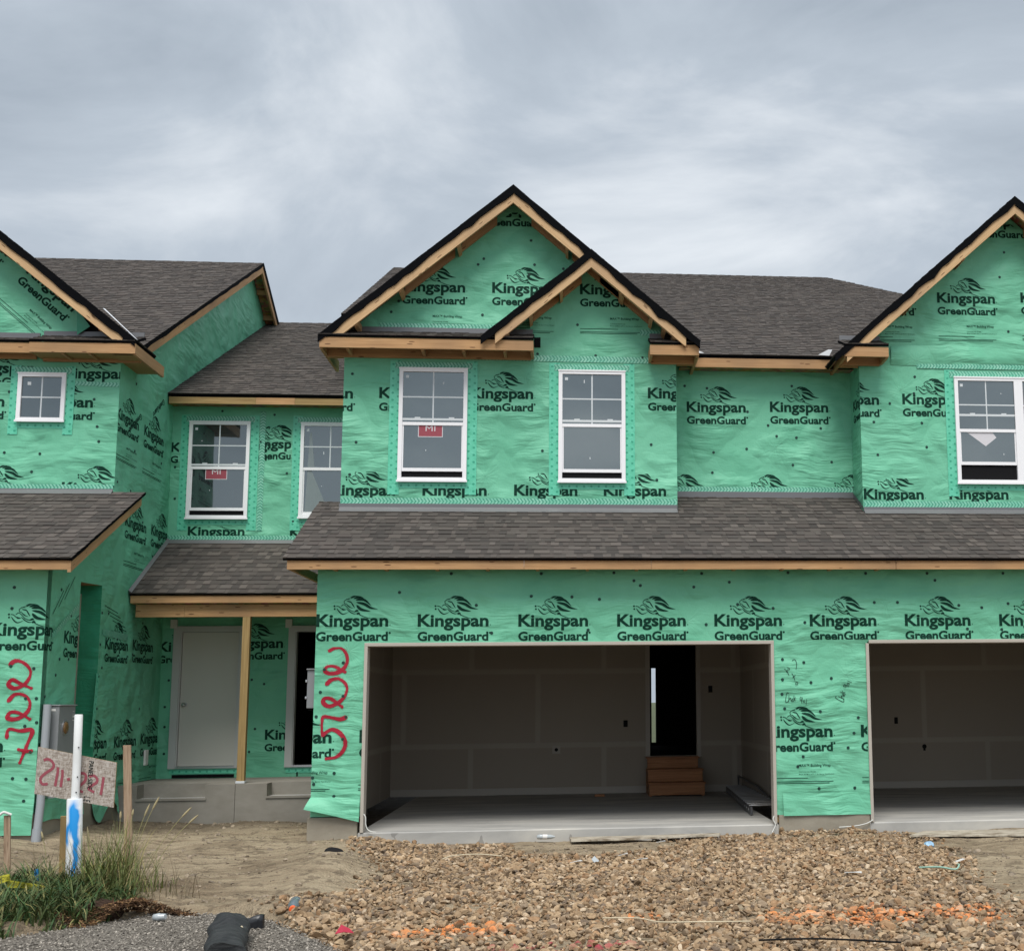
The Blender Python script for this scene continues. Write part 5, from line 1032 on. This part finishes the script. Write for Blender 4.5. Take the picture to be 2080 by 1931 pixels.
k = MB(); k.obox((2.86, 4.9, .0), (.16, .02, 0), (0, .09, 0), (0, 0, .035), 'step_wood'); single(k, 'wood_offcut', 'small brown wood offcut lying on the garage slab', 'wood scrap', (2.94, 4.95, 0))
for nm, pts, lab in (('c1', [(.02, -.02, .22), (.045, -.03, .18), (.05, -.035, .1), (.075, -.04, .04), (.13, -.05, .012), (.17, -.05, .008)], 'thin white cable curling down at the left jamb of the wide garage'), ('c2', [(4.955, -.03, .1), (4.94, -.05, .06), (4.965, -.06, .0), (4.93, -.08, -.07), (4.915, -.1, -.09)], 'thin white cable hanging at the pier side jamb of the wide garage'), ('c3', [(6.19, -.03, .03), (6.1, -.05, -.01), (5.95, -.07, -.035), (5.75, -.08, -.045)], 'thin white cable stretched in front of the pier foundation')):
    k = MB(); k.tube(smooth_line(pts, 5), .0065, 'wire', 6); single(k, 'cable', lab, 'cable', pts[-1])
# pipe, sign, stakes
gz = lambda x, y: height(x, y)
t_ = thing('standpipe', 'white plastic pipe standing upright in the grass with blue spray paint', 'pipe', (-1.755, -4.0, -.12))
k = MB(); k.tube([(-1.752, -4.0, -.2), (-1.770, -4.0, .3), (-1.787, -4.0, .728), (-1.787, -4.0, .736)], [.0635, .0635, .0635, .058], 'pvc_blue', 24); k.build('lower_pipe', t_)
k = MB(); k.tube([(-1.785, -4.0, .735), (-1.788, -4.0, 1.1), (-1.795, -4.0, 1.444), (-1.795, -4.0, 1.452)], [.034, .034, .034, .030], 'pvc', 20)
for z, dx in ((1.17, .02), (.92, .024), (.79, .02)): k.tube([(-1.787 + dx, -4.03, z), (-1.787 + dx, -4.036, z)], .006, 'black', 6)
k.build('upper_pipe', t_)
sa, sb, sc_, sdv = Vector((-2.138, -3.945, 1.177)), Vector((-1.476, -3.945, 1.032)), Vector((-1.481, -3.945, .648)), Vector((-2.147, -3.945, .778))
t_ = thing('board_sign', 'tilted particle board sign sprayed 211-221 fastened behind the white pipe', 'sign', (-1.8, -3.94, .9))
k = MB(); bk_ = Vector((0, .014, 0)); k.poly([sdv, sc_, sb, sa], 'osb_sign'); k.poly([p + bk_ for p in (sa, sb, sc_, sdv)], 'osb_sign')
for p, q in ((sa, sb), (sb, sc_), (sc_, sdv), (sdv, sa)): k.poly([p, q, q + bk_, p + bk_], 'wood_dark')
SGN = lambda u, v, d=0: tuple(sa.lerp(sb, u).lerp(sdv.lerp(sc_, u), v) + Vector((0, -d, 0)))
BR = [[(215,888),(265,870),(330,900),(365,955),(345,1005),(270,1055),(205,1110),(190,1160),(225,1215),(300,1212)], [(425,985),(430,1050),(418,1150),(408,1250)], [(492,1020),(500,1100),(488,1262)], [(570,1160),(612,1150)], [(752,1070),(815,1080),(840,1120),(825,1190),(760,1250),(735,1290),(770,1320),(812,1340)], [(885,1118),(950,1110),(1000,1150),(1000,1205),(940,1245),(890,1290),(930,1320),(975,1345)], [(1095,1130),(1085,1250),(1072,1385)]]
def bmap(x, y): u = (x - 118) / 1150.; return (u, (y - (700 + 225 * u)) / 645.)
for st in BR:
    p = [bmap(*q) for q in st]
    for quad in ribbon([(a, b * .58) for a, b in p], .034, 0, 6): k.poly([SGN(a, b / .58, .002) for a, b in quad][::-1], 'red_faded')
for body, v0, hgt, u0 in (('PANEL SIDE', .075, .028, .655), ('L E', .86, .04, .62)):
    for p in text_polys(body, .62 if len(body) > 4 else .11, hgt * 1.4, .01): k.poly([SGN(u0 + y * 1.5, v0 + x, .0032) for x, y in p][::-1], 'marker')
k.build('board', t_)
def stake(x0, x1, y, zb, zt, lean, name, label, m='wood_grey', th=.022, group='wooden survey stakes'):
    k = MB(); k.obox((x0, y, zb), (lean, 0, zt - zb), (x1 - x0, 0, 0), (0, th, 0), m); return single(k, name, label, 'stake', ((x0 + x1) / 2, y, zb), group, .003)
stake(-1.602, -1.532, -3.2, -.2, 1.158, -.085, 'wooden_stake', 'tall pale wooden stake right of the pipe and sign')
stake(-2.032, -1.974, -3.6, -.2, .556, -.02, 'wooden_stake', 'short brown stake partly hidden behind the white pipe', 'wood_dark', .035)
o = stake(-2.49, -2.435, -3.6, -.2, .57, -.045, 'wooden_stake', 'short weathered stake leaning at the left edge, rag on top')
k = MB(); k.tube(smooth_line([(-2.56, -3.63, .575), (-2.53, -3.62, .60), (-2.50, -3.61, .59), (-2.47, -3.60, .575)], 4), .012, 'white_scrap', 7); k.build('rag', o)
k = MB(); k.obox((-1.92, -4.35, -.1), (-.03, .01, .29), (.03, 0, .005), (0, .012, 0), 'blue_plastic'); single(k, 'marker_stake', 'small blue plastic marker stake left of the pipe', 'stake', (-1.92, -4.35, -.1), bevel=.002)
def tape3d(pts, w, name, label):
    p = smooth_line(pts, 7); k = MB(); L_ = 0
    for i in range(len(p) - 1):
        a, b = Vector(p[i]), Vector(p[i + 1]); d = (b - a).length; up = lambda q, j: Vector((.25 * math.sin(j * .7), -.35 + .3 * math.sin(j * .45), 1)).normalized() * w / 2
        ua, ub = up(a, i), up(b, i + 1); k.poly([a - ua, b - ub, b + ub, a + ua], 'yellow_tape', [(L_, 0), (L_ + d, 0), (L_ + d, 1), (L_, 1)]); L_ += d
    return single(k, name, label, 'tape', pts[0], 'pieces of yellow warning tape in the grass')
tape3d([(-2.35, -4.75, .07), (-2.13, -4.75, .10), (-2.06, -4.75, .155), (-1.97, -4.75, .18), (-2.0, -4.70, .13), (-1.90, -4.75, .125), (-1.81, -4.70, .10), (-1.735, -4.6, .055), (-1.67, -4.4, .0)], .058, 'warning_tape', 'yellow warning tape looping left of the pipe with a knotted upper end')
tape3d([(-1.70, -4.0, .07), (-1.656, -4.0, .12), (-1.593, -4.0, .152), (-1.519, -4.0, .135), (-1.468, -4.0, .07)], .05, 'warning_tape', 'yellow warning tape arching between the pipe and the tall weeds')
tape3d([(-2.2, -5.2, .09), (-2.002, -5.2, .075), (-1.927, -5.2, .045), (-1.852, -5.2, .01), (-1.76, -5.2, -.04)], .05, 'warning_tape', 'yellow warning tape low in the grass at the left edge')
tape3d([(-1.56, -4.62, -.04), (-1.49, -4.62, .02), (-1.43, -4.62, .025), (-1.36, -4.6, -.03)], .06, 'warning_tape', 'short yellow tape end in the grass right of the pipe foot')
# grass and weeds
def blades(name, label, base, L, az_, curl, wid, cols, kind='stuff', cat='grass'):
    n = len(base); sg = 5; V = np.zeros((n, sg + 1, 2, 3)); d = np.stack([np.cos(az_), np.sin(az_), np.zeros(n)], 1); s_ = np.stack([-np.sin(az_), np.cos(az_), np.zeros(n)], 1)
    p = base.copy(); ang = np.full(n, R(86.)) - rng.uniform(0, .35, n)
    for j in range(sg + 1):
        w = wid * (1 - (j / sg) ** 1.6) + .0004; V[:, j, 0] = p - s_ * w[:, None]; V[:, j, 1] = p + s_ * w[:, None]
        p = p + (d * np.cos(ang)[:, None] + np.array([0, 0, 1]) * np.sin(ang)[:, None]) * (L / sg)[:, None]; ang = ang - curl / sg
    F = np.array([[j * 2, j * 2 + 1, j * 2 + 3, j * 2 + 2] for j in range(sg)]); Fs = (F[None] + (np.arange(n) * (sg + 1) * 2)[:, None, None]).reshape(-1, 4)
    o = big_mesh(name, V.reshape(-1, 3), Fs, np.repeat(cols, (sg + 1) * 2, 0), 'blade', True); return tag(o, label, cat, kind=kind)
B_, Lh, CC = [], [], []
while len(B_) < 8200:
    x, y = random.uniform(-3.6, -.95), random.uniform(-6.2, -3.5)
    if y < road_y(x) + .02: continue
    e = ((x + 2.15) / 1.08) ** 2 + ((y + 4.9) / 1.22) ** 2
    if e > 1 + .35 * noise.noise(Vector((x * 3, y * 3, 1))) or random.random() > 1.15 - e * .75: continue
    if noise.noise(Vector((x * 4, y * 4, 7))) < -.28: continue
    B_.append((x, y, height(x, y) - .01)); Lh.append(random.uniform(.12, .42) * (1.05 - .35 * e)); q = random.uniform(.7, 1.3); CC.append((.048 * q * random.uniform(.7, 1.6), .088 * q, .026 * q) if random.random() < .86 else (.21 * q, .19 * q, .07 * q))
n = len(B_); blades('grass', 'thick dark green grass around the pipe at lower left', np.array(B_), np.array(Lh), rng.uniform(0, 2 * np.pi, n), rng.uniform(.9, 2.9, n), rng.uniform(.0028, .0095, n), np.array(CC))
B_, Lh, CC = [], [], []
while len(B_) < 640:
    x, y = random.gauss(-1.40, .17), random.gauss(-4.12, .24)
    B_.append((x, y, height(x, y) - .01)); Lh.append(random.uniform(.12, .70) * max(.35, 1 - ((x + 1.40) / .38) ** 2)); q = random.uniform(.7, 1.3); CC.append((.11 * q, .135 * q, .036 * q) if random.random() < .7 else (.24 * q, .20 * q, .08 * q))
n = len(B_); blades('tall_weeds', 'clump of tall thin green weeds right of the pipe', np.array(B_), np.array(Lh), rng.uniform(0, 2 * np.pi, n), rng.uniform(.1, 1.4, n), rng.uniform(.0018, .0058, n), np.array(CC), cat='weeds')
B_, Lh, CC = [], [], []
for cx_, cy_ in ((-2.0, -4.0), (-2.25, -4.2), (-1.85, -4.25), (-1.72, -4.35), (-2.4, -4.3), (-1.05, -4.4), (-.85, -4.2)):
    for _ in range(26): x, y = random.gauss(cx_, .07), random.gauss(cy_, .07); B_.append((x, y, height(x, y))); Lh.append(random.uniform(.15, .42)); q = random.uniform(.5, 1.2); CC.append((.13 * q, .10 * q, .05 * q))
n = len(B_); blades('dry_weeds', 'thin brown dry weed stems scattered around the grass', np.array(B_), np.array(Lh), rng.uniform(0, 2 * np.pi, n), rng.uniform(.1, 1.2, n), rng.uniform(.001, .0026, n), np.array(CC), cat='weeds')
for hx, hz, bx, hl, lab in ((-1.138, .687, -1.36, .13, 'tallest dry grass stalk, its seed head leaning right before the porch'), (-1.21, .629, -1.37, .12, 'dry grass stalk just left of the tallest one'), (-.872, .602, -1.26, .12, 'dry grass stalk leaning far right, the upper of two'), (-.811, .541, -1.22, .11, 'dry grass stalk leaning furthest right and lower'), (-1.70, .43, -1.66, .15, 'straight dry grass stalk close to the right side of the pipe'), (-1.435, .587, -1.44, .07, 'upright dry grass stalk left of the tall stake'), (-1.333, .606, -1.38, .06, 'dry grass stalk with a small head in front of the tall stake'), (-2.08, .43, -2.0, .07, 'dry grass stalk with a small head left of the pipe')):
    t_ = thing('seed_grass', lab, 'grass stalk', (bx, -3.9, gz(bx, -3.9)), 'dry seed grass stalks'); bz = gz(bx, -3.9) - .02
    pts = smooth_line([(bx, -3.9, bz), (bx + (hx - bx) * .35, -3.9, bz + (hz - bz) * .48), (bx + (hx - bx) * .7, -3.9, bz + (hz - bz) * .8), (hx, -3.9, hz)], 6)
    k = MB(); k.tube(pts, .0028, 'stalk', 5); k.build('stem', t_)
    a, b = Vector(pts[-3]), Vector(pts[-1]); dr = (b - a).normalized(); k = MB(); k.tube([b - dr * hl * .6 + dr * hl * f for f in (0, .15, .4, .65, .85, 1)], [.002, .008, .010, .0085, .006, .001], 'seed', 7); k.build('seed_head', t_)
# mulch and peat
V, F, CC = [], [], []
for i in range(5200):
    a, r_ = random.uniform(0, 6.28), random.random() ** .6; x, y = -.93 + .52 * r_ * math.cos(a), -5.15 + .36 * r_ * math.sin(a)
    if y < road_y(x) - .12: continue
    z = max(height(x, y), -.11) + .13 * max(0, 1 - ((x + .90) / .36) ** 2 - ((y + 5.1) / .26) ** 2) + random.uniform(-.005, .022); l, w = random.uniform(.012, .055), random.uniform(.002, .007); d = Vector((random.gauss(0, 1), random.gauss(0, 1), random.gauss(0, .35))).normalized() * l; s_ = d.cross(Vector((random.gauss(0, .5), random.gauss(0, .5), 1))).normalized() * w; n_ = d.cross(s_).normalized() * .0025; p = Vector((x, y, z)); k0 = len(V)
    V += [p - s_, p + d - s_ * .6, p + d + s_ * .6, p + s_, p - s_ + n_, p + d - s_ * .6 + n_, p + d + s_ * .6 + n_, p + s_ + n_]; F += [(k0 + 4, k0 + 5, k0 + 6, k0 + 7), (k0, k0 + 1, k0 + 5, k0 + 4), (k0 + 2, k0 + 3, k0 + 7, k0 + 6)]
    q = random.uniform(.5, 1.4); c = (.11 * q, .062 * q, .036 * q) if random.random() < .72 else (.33 * q, .20 * q, .10 * q); CC += [c] * 8
tag(big_mesh('mulch', np.array([tuple(v) for v in V]), np.array(F), np.array(CC), 'mulch'), 'dark brown shredded bark spilled between grass and road', 'mulch', kind='stuff')
k = MB(); vs = []; fs = []
for v in ICV:
    q = Vector(v); d_ = 1 + .22 * noise.noise(q * 2.2) + .08 * noise.noise(q * 7); vs.append((-1.175 + q.x * .17 * d_, -5.0 + q.y * .15 * d_, -.075 + q.z * .115 * d_))
k.mesh(vs, [tuple(f) for f in ICF], 'peat', True); single(k, 'peat_lump', 'dark brown lump of fibrous peat at the edge of the grass', 'soil lump', (-1.175, -5.0, -.12))
# filter sock, strap, bottles, scraps
t_ = thing('filter_sock', 'black fabric filter sock tied off at its far end on the road edge', 'filter sock', (.1, -6.0, -.108))
k = MB(); n = 28; m = 22; vs = []
for j in range(m):
    f = j / (m - 1); c0 = Vector((-.03 + .40 * f + .015 * math.sin(f * 5), -5.72 - 1.5 * f, 0)); rw2 = .128 * min(1, (f * 5.0 + .10)) ** .55 * (1 + .07 * math.sin(f * 19 + 1)); rh = .092 * min(1, (f * 4.2 + .12)) ** .5 * (1 - .25 * math.exp(-((f - .42) / .07) ** 2))
    for i in range(n):
        a = 2 * math.pi * i / n; wr = 1 + .17 * noise.noise(Vector((math.cos(a) * 1.6, math.sin(a) * 1.6, f * 8))) + .035 * math.sin(a * 4 + f * 26)
        vs.append((c0.x + rw2 * math.cos(a) * wr, c0.y + .02 * math.sin(a * 3), -.108 + rh + rh * math.sin(a) * wr))
k.mesh(vs, [(j * n + i, j * n + (i + 1) % n, (j + 1) * n + (i + 1) % n, (j + 1) * n + i) for j in range(m - 1) for i in range(n)], 'geotextile', True); k.mesh(vs[:n], [tuple(range(n))], 'geotextile'); k.mesh(vs[-n:], [tuple(reversed(range(n)))], 'geotextile'); k.build('tube', t_)
k = MB(); k.tube(smooth_line([(.275, -6.42, -.06), (.27, -6.40, -.005), (.24, -6.38, .03)], 5), .006, 'straw', 6); k.build('tie_string', t_)
k = MB(); g2 = [[(.045 + .165 * i / 6, -5.74 - .02 * math.sin(i) + .05 * i / 6, -.107 + .036 * j + .012 * (i / 6) * j + .006 * math.sin(i * 1.3 + j) * (j > 0)) for i in range(7)] for j in range(3)]; vs = [p for r_ in g2 for p in r_]; vs += [(x + .01, y + .05, z) for x, y, z in vs]
k.mesh(vs, [(j * 7 + i, j * 7 + i + 1, j * 7 + i + 8, j * 7 + i + 7) for j in range(2) for i in range(6)] + [(21 + j * 7 + i + 7, 21 + j * 7 + i + 8, 21 + j * 7 + i + 1, 21 + j * 7 + i) for j in range(2) for i in range(6)] + [(14 + i, 15 + i, 36 + i, 35 + i) for i in range(6)] + [(6, 27, 34, 13), (13, 34, 41, 20), (0, 7, 28, 21), (7, 14, 35, 28)], 'black_plastic', True); single(k, 'plastic_scrap', 'stiff black plastic strip standing beside the filter sock end', 'plastic scrap', (.12, -5.74, -.107))
_bs = 1.35
t_ = thing('drink_bottle', 'empty clear drink bottle with an orange cap lying on the stones', 'bottle', (.36, -5.1, -.1)); o_ = Vector((.30, -4.95, -.035)); ax = Vector((.12, -1, -.03))
k = MB(); lathe(k, [(-0.0068, 0.0162), (0.0000, 0.0446), (0.0270, 0.0500), (0.0607, 0.0419), (0.0810, 0.0486), (0.1620, 0.0500), (0.1823, 0.0459), (0.2228, 0.0378), (0.2565, 0.0230), (0.2700, 0.0189)], o_, ax, 'grey_plastic', 24); lathe(k, [(0.0621, 0.0452), (0.0756, 0.0493)], o_, ax, 'clear_plastic', 24); k.build('bottle_body', t_)
k = MB(); lathe(k, [(0.2673, 0.0257), (0.3051, 0.0263), (0.3105, 0.0216)], o_, ax, 'orange_cap', 20); k.build('cap', t_)
t_ = thing('plastic_cup', 'crushed whitish plastic cup beside the mulch', 'cup', (-.64, -5.3, -.1)); k = MB(); lathe(k, [(0, .016), (.004, .026), (.05, .029), (.055, .025), (.10, .023), (.105, .018)], (-.70, -5.22, -.08), (.9, -.35, .08), 'clear_plastic', 11); k.build('cup_wall', t_)
t_ = thing('plastic_bottle', 'flattened clear water bottle with a white label by the slab edge', 'bottle', (2.2, -.15, -.1)); k = MB(); lathe(k, [(0, .006), (.008, .026), (.05, .03), (.07, .028)], (2.07, -.20, -.07), (1, .05, -.02), 'clear_plastic', 16); lathe(k, [(.125, .028), (.17, .026), (.20, .014), (.215, .012)], (2.07, -.20, -.07), (1, .05, -.02), 'clear_plastic', 16); k.build('bottle_body', t_); k = MB(); lathe(k, [(.07, .0295), (.125, .0295)], (2.07, -.20, -.07), (1, .05, -.02), 'white_scrap', 16); k.build('paper_label', t_)
def plate(name, label, cat, pts, th, m, group=None):
    k = MB(); top = [Vector(p) for p in pts]; lo = [p - Vector((0, 0, th)) for p in top]; k.poly(top, m)
    k.poly(lo[::-1], m)
    for i in range(len(top)): j = (i + 1) % len(top); k.poly([top[j], top[i], lo[i], lo[j]], m)
    return single(k, name, label, cat, tuple(sum(lo, Vector()) / len(lo)), group)
plate('board', 'long pale board lying along the edge of the wide garage slab', 'board', [(2.48, -.50, -.085), (3.25, -.40, -.085), (4.25, -.28, -.08), (4.28, -.10, -.08), (3.3, -.14, -.085), (2.46, -.17, -.085)], .02, 'pale_board', 'pale boards at the garage slabs')
plate('board', 'wide pale board lying before the right garage slab', 'board', [(6.45, -.75, -.085), (8.6, -1.05, -.085), (8.7, -.42, -.085), (6.75, -.30, -.085)], .02, 'pale_board', 'pale boards at the garage slabs')
h0 = lambda x, y, d=.03: (x, y, height(x, y) + d)
k = MB(); vs = []
for j in range(5):
    for i in range(13): a = math.pi * i / 12; r_ = 1 - (j / 4) ** 2 * .98; x, y = .0 - .10 * math.cos(a) * (.35 + .65 * r_) + .02, -1.85 + .09 * (1 - r_) ; vs.append((x, y, height(0, -1.85) - .012 + .062 * math.sin(a) ** .9 * (1 + .25 * math.cos(a + .6)) * (1 if j == 0 else r_ * .9)))
k.mesh(vs, [(j * 13 + i, j * 13 + i + 1, (j + 1) * 13 + i + 1, (j + 1) * 13 + i) for j in range(4) for i in range(12)], 'black_plastic', True); k.mesh(vs[:13], [tuple(range(13))], 'black_plastic'); single(k, 'half_buried_cap', 'dark rounded plastic cap half buried in the dirt mound', 'plastic scrap', (.02, -1.85, height(0, -1.85)))
plate('flag_scrap', 'crumpled red plastic scrap lying on the near stones', 'scrap', [(.84, -6.24, -.06), (.90, -6.26, -.045), (.96, -6.20, -.065), (.92, -6.14, -.045), (.86, -6.12, -.02)], .004, 'red_cloth')
k = MB(); vs = [Vector(v) * .055 * (1 + .5 * noise.noise(Vector(v) * 3)) for v in ICV]; k.mesh([(6.43 + v.x, -1.6 + v.y, height(6.43, -1.6) + .035 + v.z * .8) for v in vs], [tuple(f) for f in ICF], 'light_blue', False); single(k, 'paper_litter', 'crumpled light blue wrapper on the dirt by the right garage', 'litter', (6.43, -1.6, height(6.43, -1.6)))
for x, y, l, w, a, m, lab in ((2.52, -2.5, .14, .04, .4, 'white_scrap', 'pale wood chip left of the grey paper scrap'), (3.02, -2.0, .10, .03, -.1, 'white_scrap', 'pale chip on the bare dirt before the wide garage'), (3.20, -2.42, .12, .03, -.5, 'white_scrap', 'pale chip at the near edge of the bare dirt'), (3.50, -.9, .11, .025, -.4, 'white_scrap', 'pale splinter close to the long board'), (6.3, -3.1, .10, .05, .2, 'white_scrap', 'white scrap on the bare dirt at right'), (5.08, -3.75, .16, .07, -.3, 'white_scrap', 'white torn scrap among the stones below the pier'), (2.72, -2.45, .07, .06, 1.0, 'clear_plastic', 'small grey paper scrap standing on the stones')):
    c, s_ = math.cos(a), math.sin(a); z = max(height(x, y), -.12) + .045
    plate('scrap_chip', lab, 'scrap', [(x + c * u - s_ * v, y + s_ * u + c * v, z + .012 * math.sin(u * 40) + (.05 * v / w if 'standing' in lab else 0)) for u, v in ((-l / 2, -w / 2), (l * .1, -w * .6), (l / 2, -w / 3), (l * .45, w / 2), (-l * .4, w * .45))], .006, m, 'pale scraps on the ground')
for pts, m, lab, r_ in (([(2.70, -5.98, -.05), (2.95, -6.05, -.045), (3.1, -6.2, -.05), (3.35, -6.3, -.04), (3.75, -6.28, -.05)], 'straw', 'long thin straw coloured cord lying across the stones', .005), ([(1.15, -2.05, -.08), (1.25, -1.95, -.06), (1.5, -1.9, -.055), (1.75, -1.98, -.07)], 'straw', 'short bent straw stem on stones before the wide garage', .006), ([(3.7, -6.98, -.05), (4.1, -7.02, -.045), (4.6, -7.2, -.05)], 'black', 'thin black rod on the near stones', .007), ([(5.75, -3.6, -.07), (5.9, -3.75, -.05), (6.02, -3.85, -.06), (6.08, -3.78, -.03), (6.12, -3.6, -.05)], 'mint', 'pale green plastic strap curled on the stones at right', .009)):
    k = MB(); k.tube(smooth_line(pts, 5), r_, m, 6); single(k, 'strap' if m == 'mint' else 'stick', lab, 'strap' if m == 'mint' else 'stick', pts[0])
